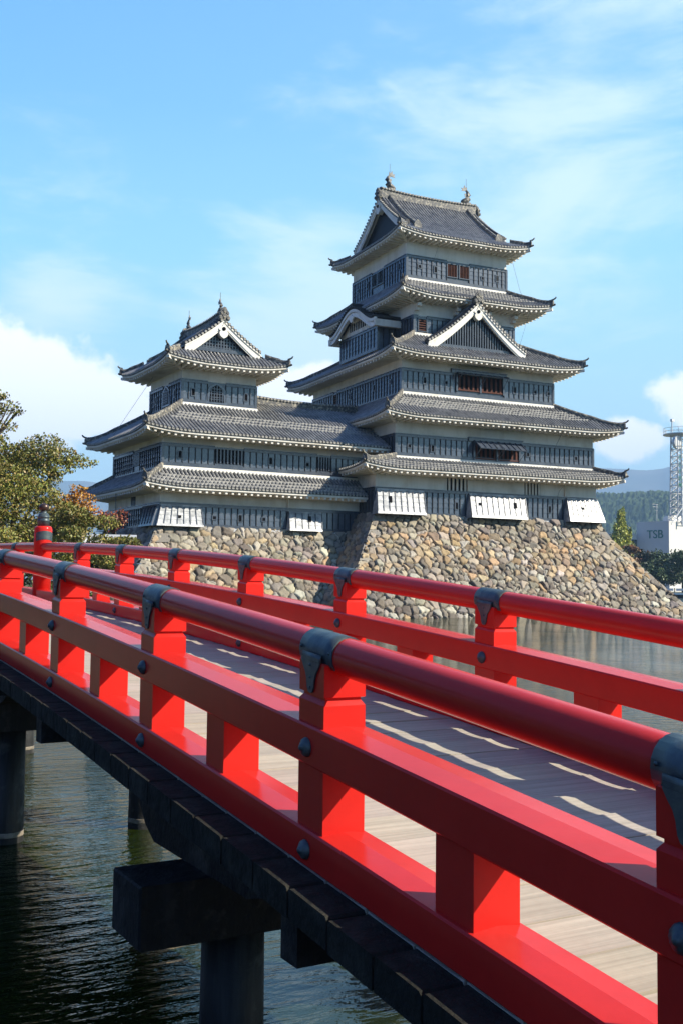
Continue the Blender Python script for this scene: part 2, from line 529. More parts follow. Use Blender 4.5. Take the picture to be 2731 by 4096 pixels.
# deck planks: one mesh, every plank its own tone
dk = MB()
eds = (MB(), MB())
y = BRY0
while y < BRY1:
    w = random.uniform(0.205, 0.235)
    a, b = y + 0.0055, y + w - 0.0055
    v_ = random.uniform(0.94, 1.06)
    dk.col = (0.46 * v_, 0.405 * v_ * random.uniform(0.98, 1.02), 0.325 * v_ * random.uniform(0.95, 1.04))
    jz = random.uniform(-0.002, 0.002)
    rnd = lambda yy: gz(yy) - 0.494 + jz
    cup, tilt = random.uniform(.0015, .005), random.uniform(-.003, .003)
    top = [(a + (b - a) * q / 8, rnd(a + (b - a) * q / 8) - cup * (1 - (2 * q / 8 - 1) ** 2) + tilt * (2 * q / 8 - 1) + .003) for q in range(9)]
    dk.sweep([[(xx, a, rnd(a) - 0.055), (xx, b, rnd(b) - 0.055)] + [(xx, py, pz) for py, pz in reversed(top)] for xx in (1.487, 3.356)])
    for e0, e1, ed in ((1.486, 1.368, eds[0]), (3.357, 3.475, eds[1])):
        e1 += random.uniform(-0.001, 0.001)
        k = random.uniform(-0.001, 0.0)
        ed.sweep([[(xx, a - 0.001, rnd(a) - 0.085 + k), (xx, b + 0.001, rnd(b) - 0.085 + k), (xx, b + 0.001, rnd(b) - 0.008 + k), (xx, b - 0.006, rnd(b) - 0.001 + k), (xx, a + 0.006, rnd(a) - 0.001 + k), (xx, a - 0.001, rnd(a) - 0.008 + k)] for xx in (e0, e1)])
    y += w
bpart(dk, 'deck', M['deck'], colors=True)
for ed in eds:
    bpart(ed, 'deck_edge_planks', M['mossy_wood'])

# beams below
for x0, x1, z0, z1 in ((1.45, 1.60, -0.632, -0.575), (3.24, 3.39, -0.632, -0.575), (1.74, 1.98, -0.79, -0.56), (2.28, 2.54, -0.79, -0.56), (2.82, 3.08, -0.79, -0.56)):
    mb = MB()
    mb.sweep([[(x0, y, gz(y) + z0), (x1, y, gz(y) + z0), (x1, y, gz(y) + z1), (x0, y, gz(y) + z1)] for y in ys(BRY0, BRY1)])
    bpart(mb, 'stringer_beam', M['dark_wood'])
for y in (-0.1, 2.72, 5.50, 6.9, 9.7, 11.1, 13.9):
    mb = MB()
    z = gz(y)
    mb.box(1.40, 3.44, y - 0.05, y + 0.05, z - 0.72, z - 0.582)
    bpart(mb, 'cross_joist', M['dark_wood'])
for y in (0.15, 4.18, 8.35, 12.5):
    ztop = min(gz(y) - 0.86, H - 1.165 + (gz(y) - gz(4.18)))
    mb = MB()
    ch = 0.008
    mb.sweep([[(xx, y - 0.165 + i_, ztop - 0.245 + i_), (xx, y + 0.165 - i_, ztop - 0.245 + i_), (xx, y + 0.165 - i_, ztop - i_), (xx, y - 0.165 + i_, ztop - i_)] for xx, i_ in ((1.424, ch), (1.432, 0), (3.408, 0), (3.416, ch))])
    bpart(mb, 'cap_beam', M['dark_wood'])
    for x in (1.85, 2.95):
        cb = MB()
        zb = ztop
        zt_ = gz(y) - 0.792
        pr = [(y - 0.72, zt_ + gz(y - 0.72) - gz(y)), (y - 0.72, zt_ - 0.05 + gz(y - 0.72) - gz(y)), (y - 0.60, zb + 0.03), (y - 0.5, zb + 0.002), (y + 0.5, zb + 0.002), (y + 0.62, zb + 0.06), (y + 0.70, zb + 0.14), (y + 0.70, zt_ + gz(y + 0.7) - gz(y))]
        cb.sweep([[(xx, py, pz) for py, pz in pr] for xx in (x - 0.13, x + 0.10)])
        bpart(cb, 'corbel', M['dark_wood'])
        pm = MB()
        seg = 22
        pm.lathe(x + 0.05, y + 0.02, [(0.136, -2.6), (0.136, 0.12), (0.134, 0.14), (0.131, ztop - 0.245)], seg)
        p_ = bpart(pm, 'bridge_pile', M['pile'], smooth=True)
        wm = MB()
        wm.lathe(x + 0.05, y + 0.02, [(0.1362, 0.045), (0.1366, 0.052), (0.1366, 0.075), (0.1362, 0.082)], seg)
        bpart(wm, 'waterline_band', M['waterline'], p_, smooth=True)
# ------------------------------------------------------------------ castle builders (all in the thing's own frame, z above eye level)
class House:
    """one castle building: an Empty plus the frame its parts are built in"""
    def __init__(s, name, label, cat, ox, oy, rz, zbase):
        s.o = thing(name, label, cat, (ox, oy, H + zbase), rz)
        s.zb = zbase

    def part(s, mb, name, m, smooth=False, colors=False):
        return mb.build(name, m, s.o, smooth, colors, loc=(0, 0, -s.zb))


def sub(mb, name, m, parent, smooth=False):
    return mb.build(name, m, parent, smooth)


SWAP = lambda u, v, z: (v, u, z)


def side_frames(o, i):
    """o outer rect, i inner rect (x0,x1,y0,y1): origin, along, inward, eave length, depth, hip insets"""
    ox0, ox1, oy0, oy1 = o
    ix0, ix1, iy0, iy1 = i
    return {'W': ((ox0, oy0), (1, 0), (0, 1), ox1 - ox0, iy0 - oy0, ix0 - ox0, ox1 - ix1),
            'E': ((ox1, oy1), (-1, 0), (0, -1), ox1 - ox0, oy1 - iy1, ox1 - ix1, ix0 - ox0),
            'N': ((ox0, oy1), (0, -1), (1, 0), oy1 - oy0, ix0 - ox0, oy1 - iy1, iy0 - oy0),
            'S': ((ox1, oy0), (0, 1), (-1, 0), oy1 - oy0, ox1 - ix1, iy0 - oy0, oy1 - iy1)}


PITCHR = 0.252
RIB = 0.082


def ribs(mb, pos, a, smax, n=6, s0=0.0, rad=RIB, disc=True):
    """a half round tile row following pos(a,s)"""
    rings = []
    m_keep = mb.mi
    mb.mi = 2
    for k in range(n + 1):
        s_ = s0 + (smax - s0) * k / n
        p = Vector(pos(a, s_))
        q = Vector(pos(a + 0.01, s_))
        al = (q - p).normalized()
        q2 = Vector(pos(a, min(1, s_ + 0.02))) - Vector(pos(a, max(0, s_ - 0.02)))
        nz = al.cross(q2)
        nz.normalize()
        if nz.z < 0:
            nz = -nz
        rings.append([p + al * (rad * math.cos(th)) + nz * (rad * 1.15 * math.sin(th) + 0.004) for th in (0, 0.8, PI / 2, PI - 0.8, PI)])
    mb.sweep(rings, close=False, caps=False)
    mb.mi = m_keep
    if disc:
        p = Vector(pos(a, 0))
        al = (Vector(pos(a + 0.01, 0)) - p).normalized()
        out = (p - Vector(pos(a, 0.05)))
        out.z = 0
        out.normalize()
        c = p + Vector((0, 0, 0.018)) + out * 0.015
        m0 = mb.mi
        mb.mi = 1
        r_ = 0.088
        f = [c + al * (r_ * math.cos(th)) + Vector((0, 0, r_ * math.sin(th))) for th in [2 * PI * j / 9 for j in range(9)]]
        bk = [p_ - out * 0.05 for p_ in f]
        mb.sweep([bk, f])
        mb.mi = m0


def skirt(h, outer, ze, inner, ztop, wall, zsoff, lift=0.28, Lc=3.2, sag=0.25, sides='WNES', lips=(), liftR=1.0, xf=None, flash=True, hips='WN NE ES SW', rafter_pitch=0.42, thick=0.1, nolift=''):
    """hipped skirt roof: tiles, eave with rafters, hip ridges, flashing. W/N/E/S are the four sides."""
    zsoff += 0.06
    fr = side_frames(outer, inner)
    zt = ztop - (0.14 if flash else 0)
    tiles = MB(xf)
    eave = MB(xf)

    def surf(sd):
        (ox, oy), ad, bd, Le, dep, hL, hR = fr[sd]
        def f(a, s_):
            dl, dr = a - hL * s_, (Le - a) - hR * s_
            lf = max(0.0, 1 - dl / Lc) ** 2.2
            rf = max(0.0, 1 - dr / Lc) ** 2.2
            if 'L' + sd in nolift:
                lf = 0
            if 'R' + sd in nolift:
                rf = 0
            z = ze + (zt - ze) * ((1 - sag) * s_ + sag * s_ * s_) + lift * (lf + rf) * (1 - s_) ** 1.3
            return (ox + ad[0] * a + bd[0] * dep * s_, oy + ad[1] * a + bd[1] * dep * s_, z)
        return f
    for sd in sides:
        (ox, oy), ad, bd, Le, dep, hL, hR = fr[sd]
        f = surf(sd)
        na, ns = max(8, int(Le / 0.7)), 5
        vs_ = []
        for j in range(ns + 1):
            s_ = j / ns
            for i in range(na + 1):
                t_ = i / na
                t_ = 0.5 - 0.5 * math.cos(PI * t_) if Le > 6 else t_
                vs_.append(f(hL * s_ + (Le - (hL + hR) * s_) * t_, s_))
        tiles.mi = 0
        tiles.add(vs_, [(j * (na + 1) + i, j * (na + 1) + i + 1, (j + 1) * (na + 1) + i + 1, (j + 1) * (na + 1) + i) for j in range(ns) for i in range(na)])
        n = int(Le / PITCHR)
        off = (Le - (n - 1) * PITCHR) / 2
        for k in range(n):
            a = off + k * PITCHR
            sm = 1.0
            if hL > 0.01:
                sm = min(sm, a / hL)
            if hR > 0.01:
                sm = min(sm, (Le - a) / hR)
            if sm < 0.04:
                continue
            ribs(tiles, f, a, sm, 6 if dep > 2 else 4)
            tiles.mi = 1
            for s1 in lips:
                if s1 > sm - 0.12:
                    continue
                s1 += random.uniform(-0.012, 0.012)
                ds = 0.05 / max(dep, .5)
                ww = PITCHR * random.uniform(0.40, 0.5)
                p0 = [f(a + PITCHR / 2 - ww + e * 2 * ww, s1) for e in (0, .5, 1)]
                p1 = [f(a + PITCHR / 2 - ww + e * 2 * ww, s1 + ds) for e in (0, .5, 1)]
                hh = (0.10, 0.125, 0.10)
                tiles.add([(p[0], p[1], p[2] + q) for q_ in (0, 1) for P_ in (p0, p1) for p, q in zip(P_, [0.0] * 3 if q_ == 0 else hh)],
                          [(0, 1, 7, 6), (1, 2, 8, 7), (6, 7, 10, 9), (7, 8, 11, 10), (3, 9, 10, 4), (4, 10, 11, 5), (0, 6, 9, 3), (2, 5, 11, 8)])
            tiles.mi = 0
        # eave: tile edge, plaster fascia, soffit, rafters
        wx0, wx1, wy0, wy1 = wall
        ov = {'W': wy0 - outer[2], 'E': outer[3] - wy1, 'N': wx0 - outer[0], 'S': outer[1] - wx1}[sd]
        cl = {'W': (wx0 - outer[0], outer[1] - wx1), 'E': (outer[1] - wx1, wx0 - outer[0]), 'N': (outer[3] - wy1, wy0 - outer[2]), 'S': (wy0 - outer[2], outer[3] - wy1)}[sd]

        def ep(a, d, z0, fl):                # point under the eave at inset d
            lz = f(a, 0)[2] - ze
            return (ox + ad[0] * a + bd[0] * d, oy + ad[1] * a + bd[1] * d, z0 + lz * fl)
        prof = [(0.0, ze - 0.002, 1), (0.0, ze - 0.075, 1), (0.05, ze - 0.080, 1), (0.05, ze - 0.195, 1), (0.12, ze - 0.20, 1), (0.12, ze - 0.235, 1), (0.5, ze - 0.24 + (zsoff - ze + 0.24) * 0.5 / max(ov, .6), 0.62), (ov + 0.02, zsoff, 0)]
        m = max(10, int(Le / 0.6))
        rows = []
        for d, z0, fl in prof:
            row = []
            for i in range(m + 1):
                t_ = 0.5 - 0.5 * math.cos(PI * i / m)
                k0, k1 = d * cl[0] / max(ov, .01), d * cl[1] / max(ov, .01)
                a = k0 + (Le - k0 - k1) * t_
                lz = f(min(max(t_ * Le, 0), Le), 0)[2] - ze
                row.append((ox + ad[0] * a + bd[0] * d, oy + ad[1] * a + bd[1] * d, z0 + lz * fl))
            rows.append(row)
        for r_ in range(len(rows) - 1):
            tgt = tiles if r_ < 2 else eave
            tgt.add(rows[r_] + rows[r_ + 1], [(i, i + 1, m + 2 + i, m + 1 + i) for i in range(m)])
        nr = int((Le - 0.5) / rafter_pitch)
        o2 = (Le - (nr - 1) * rafter_pitch) / 2
        for k in range(nr):
            a = o2 + k * rafter_pitch
            w = 0.070
            dmax = ov
            if a < cl[0]:
                dmax = min(ov, ov * a / cl[0])
            if Le - a < cl[1]:
                dmax = min(dmax, ov * (Le - a) / cl[1])
            if dmax < 0.3:
                continue
            pts = []
            for dz in (-0.135, 0.02):
                for d, aa in ((0.13, a - w), (0.13, a + w), (dmax, a + w), (dmax, a - w)):
                    fl = 1 if d < 0.2 else max(0, 1 - d / ov)
                    zz = (ze - 0.235) + (zsoff - ze + 0.235) * (d / ov)
                    pts.append(ep(aa, d, zz + dz, fl))
            eave.hexa(pts)
    # corner rafters and hip ridges
    hip = []
    for pr in hips.split():
        a_, b_ = pr[0], pr[1]
        if a_ not in sides or b_ not in sides:
            continue
        # corner: the end of side a_ meets the start of side b_
        key = ''.join(sorted(pr))
        cx = outer[0] if 'N' in pr else outer[1]
        cy = outer[2] if 'W' in pr else outer[3]
        ix = inner[0] if 'N' in pr else inner[1]
        iy = inner[2] if 'W' in pr else inner[3]
        wx = wall[0] if 'N' in pr else wall[1]
        wy = wall[2] if 'W' in pr else wall[3]
        f = surf('W' if 'W' in pr else 'E')
        fr_ = fr['W' if 'W' in pr else 'E']
        first = (('W' in pr) == ('N' in pr))
        def hp(s_):
            if first:
                return Vector(f(fr_[5] * s_, s_))
            return Vector(f(fr_[3] - fr_[6] * s_, s_))
        dirv = Vector((ix - cx, iy - cy, 0)).normalized()
        nv = Vector((-dirv.y, dirv.x, 0))
        zc = hp(0).z
        p0, p1 = Vector((cx, cy, zc - 0.22)) + dirv * 0.02, Vector((wx, wy, zsoff - 0.02))
        eave.hexa([p0 - nv * .10 + Vector((0, 0, -.16)), p0 + nv * .10 + Vector((0, 0, -.16)), p1 + nv * .10 + Vector((0, 0, -.2)), p1 - nv * .10 + Vector((0, 0, -.2)),
                   p0 - nv * .10, p0 + nv * .10, p1 + nv * .10, p1 - nv * .10])
        r_ = MB(xf)
        rings = []
        N = 9
        for k in range(N + 1):
            s_ = k / N
            p = hp(max(0.0, s_ * 1.02 - 0.02))
            up = 0.16 * max(0, 1 - s_ / 0.22) ** 2
            if k == 0:
                p = p - dirv * 0.04
            hgt_ = 0.30 if s_ > 0.34 else 0.24
            w = 0.105
            rings.append([p + nv * a2 + Vector((0, 0, z2 + (up if z2 > 0.1 else 0))) for a2, z2 in ((-w, -0.04), (-w, hgt_ - 0.07), (-w - 0.02, hgt_ - 0.06), (-0.075, hgt_ + 0.03), (0, hgt_ + 0.06), (0.075, hgt_ + 0.03), (w + 0.02, hgt_ - 0.06), (w, hgt_ - 0.07), (w, -0.04))])
        r_.sweep(rings)
        tip = Vector(rings[0][4])
        # upturned horn and demon tile at the lower end
        r_.tube([tip + dirv * 0.12 - Vector((0, 0, 0.05)), tip - dirv * 0.06 + Vector((0, 0, 0.0)), tip - dirv * 0.17 + Vector((0, 0, 0.06)), tip - dirv * 0.22 + Vector((0, 0, 0.15))], [0.06, 0.062, 0.055, 0.05], 8)
        base = hp(0.0) - dirv * 0.02
        r_.hexa([base + nv * a2 + dirv * b2 + Vector((0, 0, z2)) for z2, q in ((0.02, 1), (0.34, .7)) for a2, b2 in ((-.19 * q, -.05), (.19 * q, -.05), (.19 * q, .05), (-.19 * q, .05))])
        r_.tube([base + dirv * 0.05 + Vector((0, 0, 0.03)), base - dirv * 0.10 + Vector((0, 0, 0.03)), base - dirv * 0.2 + Vector((0, 0, 0.07))], [0.075, 0.075, 0.06], 8)
        hip.append(r_)
    t_o = h.part(tiles, 'tile_roof', [M['tile'], M['tile_lip'], M['tile_rib']])
    sub(eave, 'eave', M['plaster'], t_o)
    for r_ in hip:
        sub(r_, 'hip_ridge', M['ridge'], t_o)
    if flash:
        fl = MB(xf)
        x0, x1, y0, y1 = inner
        e = 0.13
        if 'W' in sides:
            fl.box(x0 - e, x1 + e, y0 - e, y0 + 0.01, zt - 0.08, zt + 0.14)
        sub(fl, 'plaster_flashing', M['white'], t_o)
    return t_o


def slopes(h, u0, u1, vc, v0, v1, z0, zr, sag, xf=None, ridge=True, lat=0.0, parent=None, ridge_h=0.55, name='tile_roof', lips=(), verge=True, rib_sides=(1, 1), z1=None):
    """two tiled slopes rising from v0 and v1 to the ridge at vc, ridge along u; a ridge stack on top"""
    tiles = MB(xf)
    for idx, (va, sgn, za) in enumerate(((v0, 1, z0), (v1, -1, z0 if z1 is None else z1))):
        dep = abs(vc - va)

        def f(a, s_, va=va, sgn=sgn, dep=dep, za=za):
            return (u0 + a, va + sgn * dep * s_, za + (zr - za) * ((1 - sag) * s_ + sag * s_ * s_))
        Le = u1 - u0
        na, ns = 6, 7
        vs_ = [f(Le * i / na, j / ns) for j in range(ns + 1) for i in range(na + 1)]
        low = [(p[0], p[1], p[2] - 0.12) for p in vs_]
        tiles.add(vs_, [(j * (na + 1) + i, j * (na + 1) + i + 1, (j + 1) * (na + 1) + i + 1, (j + 1) * (na + 1) + i) for j in range(ns) for i in range(na)])
        tiles.add(low, [(j * (na + 1) + i, j * (na + 1) + i + 1, (j + 1) * (na + 1) + i + 1, (j + 1) * (na + 1) + i) for j in range(ns) for i in range(na)])
        n = int(round(Le / PITCHR))
        off = (Le - (n - 1) * PITCHR) / 2
        for k in range(n):
            ribs(tiles, f, off + k * PITCHR, 1.0, 7, disc=False)
    o = h.part(tiles, name, [M['tile'], M['tile_lip'], M['tile_rib']]) if parent is None else sub(tiles, name, [M['tile'], M['tile_lip'], M['tile_rib']], parent)
    if ridge:
        rd = MB(xf)
        w = 0.20
        n = 10
        rings = []
        for k in range(n + 1):
            u = u0 + (u1 - u0) * k / n
            cur = 0.16 * (2 * k / n - 1) ** 2
            rings.append([(u, vc + a2, zr + z2 + (cur if z2 > 0 else 0)) for a2, z2 in ((-w, -.12), (-w, ridge_h - .18), (-w - .05, ridge_h - .16), (-w - .05, ridge_h - .08), (-.1, ridge_h), (.1, ridge_h), (w + .05, ridge_h - .08), (w + .05, ridge_h - .16), (w, ridge_h - .18), (w, -.12))])
        rd.sweep(rings)
        m = int((u1 - u0) / 0.25)
        rd.mi = 1
        for k in range(m):                   # round tile ends along the top course
            u = u0 + 0.12 + k * (u1 - u0 - 0.24) / max(1, m - 1)
            cur = 0.16 * (2 * (u - u0) / (u1 - u0) - 1) ** 2
            for sg in (-1, 1):
                rd.sweep([[(u + .075 * math.cos(t_), vc + sg * vv, zr + ridge_h - .11 + cur + .075 * math.sin(t_)) for t_ in [2 * PI * j / 8 for j in range(8)]] for vv in (w, w + .085)])
        ro = sub(rd, 'ridge', [M['ridge'], M['tile_lip']], o)
    return o


def gable_front(h, u, vc, hw, zf, zr, sag, sgn, xf=None, lattice='bars', field=None, parent_name='gable', over=0.35, white=True, disc_n=None, back=0.0):
    """gable end at plane u looking towards sgn: field, bargeboards, pendant, verge tiles. hw half width at zf."""
    def rk(q):                               # rake line, q 0 at foot, 1 at apex
        return zf + (zr - zf) * ((1 - sag) * q + sag * q * q)
    g = MB(xf)
    ui = u
    hwf = hw * 0.985
    N = 12
    pts = []
    for i in range(-N, N + 1):
        q = 1 - abs(i) / N
        pts.append((vc + hwf * i / N, rk(q) - 0.10))
    g.sweep([[(uu_, v, z) for v, z in pts] + [(uu_, vc + hwf, zf - 0.3), (uu_, vc - hwf, zf - 0.3)] for uu_ in (ui, ui - sgn * 0.15)])
    go = h.part(g, parent_name, field or M['black'])
    lt = MB(xf)
    w0 = hw * 0.80
    if lattice in ('bars', 'grid'):
        n = int(w0 * 2 / 0.20)
        for k in range(n + 1):
            v = vc - w0 + 2 * w0 * k / n
            top = rk(1 - abs(v - vc) / hw) - 0.30
            if top > zf + 0.12:
                lt.box(min(ui, ui + sgn * .06), max(ui, ui + sgn * .06), v - .045, v + .045, zf - 0.05, top)
        if lattice == 'grid':
            z = zf + 0.18
            while z < zr:
                q = 1
                wv = None
                for i in range(60):
                    if rk(1 - i / 60) - 0.3 < z:
                        wv = hw * i / 60
                        break
                if wv and wv > 0.2:
                    lt.box(min(ui, ui + sgn * .05), max(ui, ui + sgn * .05), vc - wv, vc + wv, z - .03, z + .03)
                z += 0.2
    lt.box(min(ui, ui + sgn * .12), max(ui, ui + sgn * .12), vc - hw * .93, vc + hw * .93, zf - 0.14, zf + 0.10)
    sub(lt, 'lattice', M['board_trim'], go)
    for sd in (-1, 1):
        bb = MB(xf)
        rings = []
        NN = 12
        for k in range(NN + 1):
            q = k / NN
            v = vc + sd * (hw + 0.10) * (1 - q)
            z = rk(q) + 0.02
            tk = 0.50 + 0.22 * (1 - q) ** 1.5
            uo = ui + sgn * (over - 0.12)
            rings.append([(uo + sgn * e, v, z - dz) for e, dz in ((0, 0), (0.17, 0), (0.17, 0.10), (0.11, 0.11), (0.11, tk - 0.12), (0.06, tk - 0.11), (0.06, tk), (0, tk))])
        bb.sweep(rings)
        sub(bb, 'bargeboard', M['white'], go)
        # inner scalloped moulding
        im = MB(xf)
        rings = []
        for k in range(NN + 1):
            q = k / NN
            v = vc + sd * hw * (1 - q) * 0.80
            z = rk(1 - 0.80 * (1 - q)) - 0.34
            rings.append([(ui + sgn * e, v, z - dz + 0.03) for e, dz in ((0, -0.22), (0.12, -0.22), (0.12, 0.06), (0, 0.06))])
        im.sweep(rings)
        sub(im, 'moulding', M['white'], go)
        # verge tiles: round ends marching up the rake
        vt = MB(xf)
        L = math.hypot(hw, zr - zf) * 1.04
        n = disc_n or int(L / 0.27)
        for k in range(n):
            q = (k + 0.3) / n
            v = vc + sd * (hw + 0.12) * (1 - q)
            z = rk(q) + 0.12
            uo = ui + sgn * (over - 0.16)
            vt.sweep([[(uo + sgn * e, v + .088 * math.cos(t_), z + .088 * math.sin(t_)) for t_ in [2 * PI * j / 9 for j in range(9)]] for e in (0, 0.26)])
        sub(vt, 'verge_tiles', M['tile_lip'], go)
        vb = MB(xf)
        rings = []
        for k in range(NN + 1):
            q = k / NN
            v = vc + sd * (hw + 0.16) * (1 - q)
            z = rk(q) + 0.02
            uo = ui + sgn * (over + 0.02)
            rings.append([(uo - sgn * e, v, z + dz) for e, dz in ((0, 0.0), (0, 0.12), (0.14, 0.24), (0.36, 0.28), (0.44, 0.12), (0.44, 0.0))])
        vb.sweep(rings)
        sub(vb, 'verge_ridge', M['tile'], go)
    # pendant (gegyo) and round boss
    pd = MB(xf)
    zc = zr - 0.80
    prof = [(0, -.36), (.12, -.30), (.24, -.20), (.30, -.06), (.28, .06), (.20, .12), (.30, .16), (.36, .26), (.22, .30), (.10, .42), (0, .62)]
    poly = [(a, b) for a, b in prof] + [(-a, b) for a, b in reversed(prof[1:-1])]
    pd.sweep([[(ui + sgn * e, vc + a, zc + b) for a, b in poly] for e in (0.10, over + 0.05)])
    sub(pd, 'pendant', M['white'], go)
    bs = MB(xf)
    bs.sweep([[(ui + sgn * e, vc + r_ * math.cos(t_), zc + .26 + r_ * math.sin(t_)) for t_ in [2 * PI * j / 10 for j in range(10)]] for e, r_ in ((over, .13), (over + .08, .13), (over + .13, .06))])
    sub(bs, 'boss', M['black'], go)
    # demon tile on the ridge end
    on = MB(xf)
    uo = ui + sgn * (over - 0.05)
    pr = [(-.34, -.10), (-.40, .10), (-.30, .22), (-.33, .40), (-.20, .55), (-.12, .72), (0, .78), (.12, .72), (.20, .55), (.33, .40), (.30, .22), (.40, .10), (.34, -.10)]
    on.sweep([[(uo + sgn * e, vc + a, zr + .12 + b) for a, b in pr] for e in (0, .16)])
    for a, b, r_ in ((-.26, .05, .11), (.26, .05, .11), (0, .52, .12), (-.2, .36, .09), (.2, .36, .09), (0, .18, .14)):
        on.sweep([[(uo + sgn * e, vc + a + r_ * math.cos(t_), zr + .12 + b + r_ * math.sin(t_)) for t_ in [2 * PI * j / 9 for j in range(9)]] for e in (.1, .24)])
    sub(on, 'demon_tile', M['ridge'], go)
    return go


# ---- walls
def face(rect, side):
    """origin, along vector, outward normal, length of one wall face"""
    x0, x1, y0, y1 = rect
    return {'W': ((x0, y0), (1, 0), (0, -1), x1 - x0), 'N': ((x0, y0), (0, 1), (-1, 0), y1 - y0),
            'S': ((x1, y0), (0, 1), (1, 0), y1 - y0), 'E': ((x0, y1), (1, 0), (0, 1), x1 - x0)}[side]


def fxf(rect, side):
    (ox, oy), a, n, L = face(rect, side)
    return (lambda u, d, z: (ox + a[0] * u + n[0] * d, oy + a[1] * u + n[1] * d, z)), L


def clad(h, rect, side, z0, z1, gaps=(), name='board_cladding', m='board', bp=0.42, rows=None, off=0.0, corner=True, u_range=None):
    """lapped black boards with battens on one face, leaving gaps [(u0,u1)] for windows"""
    xf, L = fxf(rect, side)
    b = MB(xf)
    u0, u1 = u_range or (0, L)
    b.mi = 1
    tr, br = 0.17, 0.24
    b.box(u0, u1, 0.001, 0.062, z0, z0 + br)
    segs = []
    cur = u0
    for g0, g1 in sorted(gaps):
        segs.append((cur, g0))
        cur = g1
    segs.append((cur, u1))
    for s0, s1 in segs:
        b.box(s0, s1, 0.001, 0.062, z1 - tr, z1)
        b.box(s0 - 0.0, s1 + 0.0, 0.001, 0.11, z1 + 0.001, z1 + 0.04)
    if corner:
        b.box(u0 - 0.07, u0 + 0.10, 0.002, 0.075, z0 - 0.001, z1 - 0.001)
        b.box(u1 - 0.10, u1 + 0.07, 0.002, 0.075, z0 - 0.001, z1 - 0.001)
    for g0, g1 in gaps:
        b.box(g0, g1, 0.0, 0.004, z0 + br, z1)
    za, zb_ = z0 + br, z1 - tr
    rows = rows or max(2, int(round((zb_ - za) / 0.30)))
    rh = (zb_ - za) / rows
    for s0, s1 in segs:
        b.mi = 0
        n = max(1, int(round((s1 - s0) / bp)))
        w = (s1 - s0) / n
        for i in range(n):
            for r_ in range(rows):
                zz = za + r_ * rh
                j = random.uniform(-0.004, 0.004)
                a0, a1 = s0 + i * w, s0 + (i + 1) * w
                b.add([(a0, .034 + j, zz), (a1, .034 + j, zz), (a1, .014 + j, zz + rh), (a0, .014 + j, zz + rh), (a0, .005, zz), (a1, .005, zz)],
                      [(0, 1, 2, 3), (0, 4, 5, 1)])
        b.mi = 2
        for i in range(n + 1):
            if corner and (i == 0 and s0 == u0 or i == n and s1 == u1):
                continue
            uc = s0 + i * w
            b.box(uc - 0.022, uc + 0.022, 0.0, 0.072, za - 0.04, zb_ + 0.02)
    return h.part(b, name, [M[m], M['board_trim'], M['batten']])


def loophole(h, rect, side, u, z, w=0.17, hh=0.40, d=0.03):
    xf, L = fxf(rect, side)
    b = MB(xf)
    b.box(u - w / 2 - .06, u - w / 2, d - .02, d + .045, z - .06, z + hh + .06)
    b.box(u + w / 2, u + w / 2 + .06, d - .02, d + .045, z - .06, z + hh + .06)
    b.box(u - w / 2 + .0005, u + w / 2 - .0005, d - .02, d + .043, z - .06, z)
    b.box(u - w / 2 + .0005, u + w / 2 - .0005, d - .02, d + .043, z + hh, z + hh + .06)
    o = h.part(b, 'loophole', M['board_trim'])
    k = MB(xf)
    k.box(u - w / 2, u + w / 2, d - .02, d + .008, z, z + hh)
    sub(k, 'opening', M['black'], o)


def barred(h, rect, side, u0, u1, z0, z1, bars, bw=0.09, m='board_trim', frame=True, horiz=0, dark='black', d=0.0):
    """window: dark opening with bars"""
    xf, L = fxf(rect, side)
    k = MB(xf)
    k.box(u0, u1, d - .1, d + .006, z0, z1)
    o = h.part(k, 'window', M[dark])
    b = MB(xf)
    for i in range(bars):
        uc = u0 + (u1 - u0) * (i + .5) / bars
        b.box(uc - bw / 2, uc + bw / 2, d + .008, d + .06, z0 + .01, z1 - .01)
    for i in range(horiz):
        zc = z0 + (z1 - z0) * (i + .5) / horiz
        b.box(u0 + .01, u1 - .01, d + .007, d + .05, zc - bw / 2, zc + bw / 2)
    sub(b, 'window_bars', M[m], o)
    if frame:
        f = MB(xf)
        f.box(u0 - .07, u0, d, d + .09, z0 - .06, z1 + .06)
        f.box(u1, u1 + .07, d, d + .09, z0 - .06, z1 + .06)
        f.box(u0 + .0005, u1 - .0005, d, d + .088, z0 - .06, z0)
        f.box(u0 + .0005, u1 - .0005, d, d + .088, z1, z1 + .06)
        sub(f, 'window_frame', M['board_trim'], o)
    return o


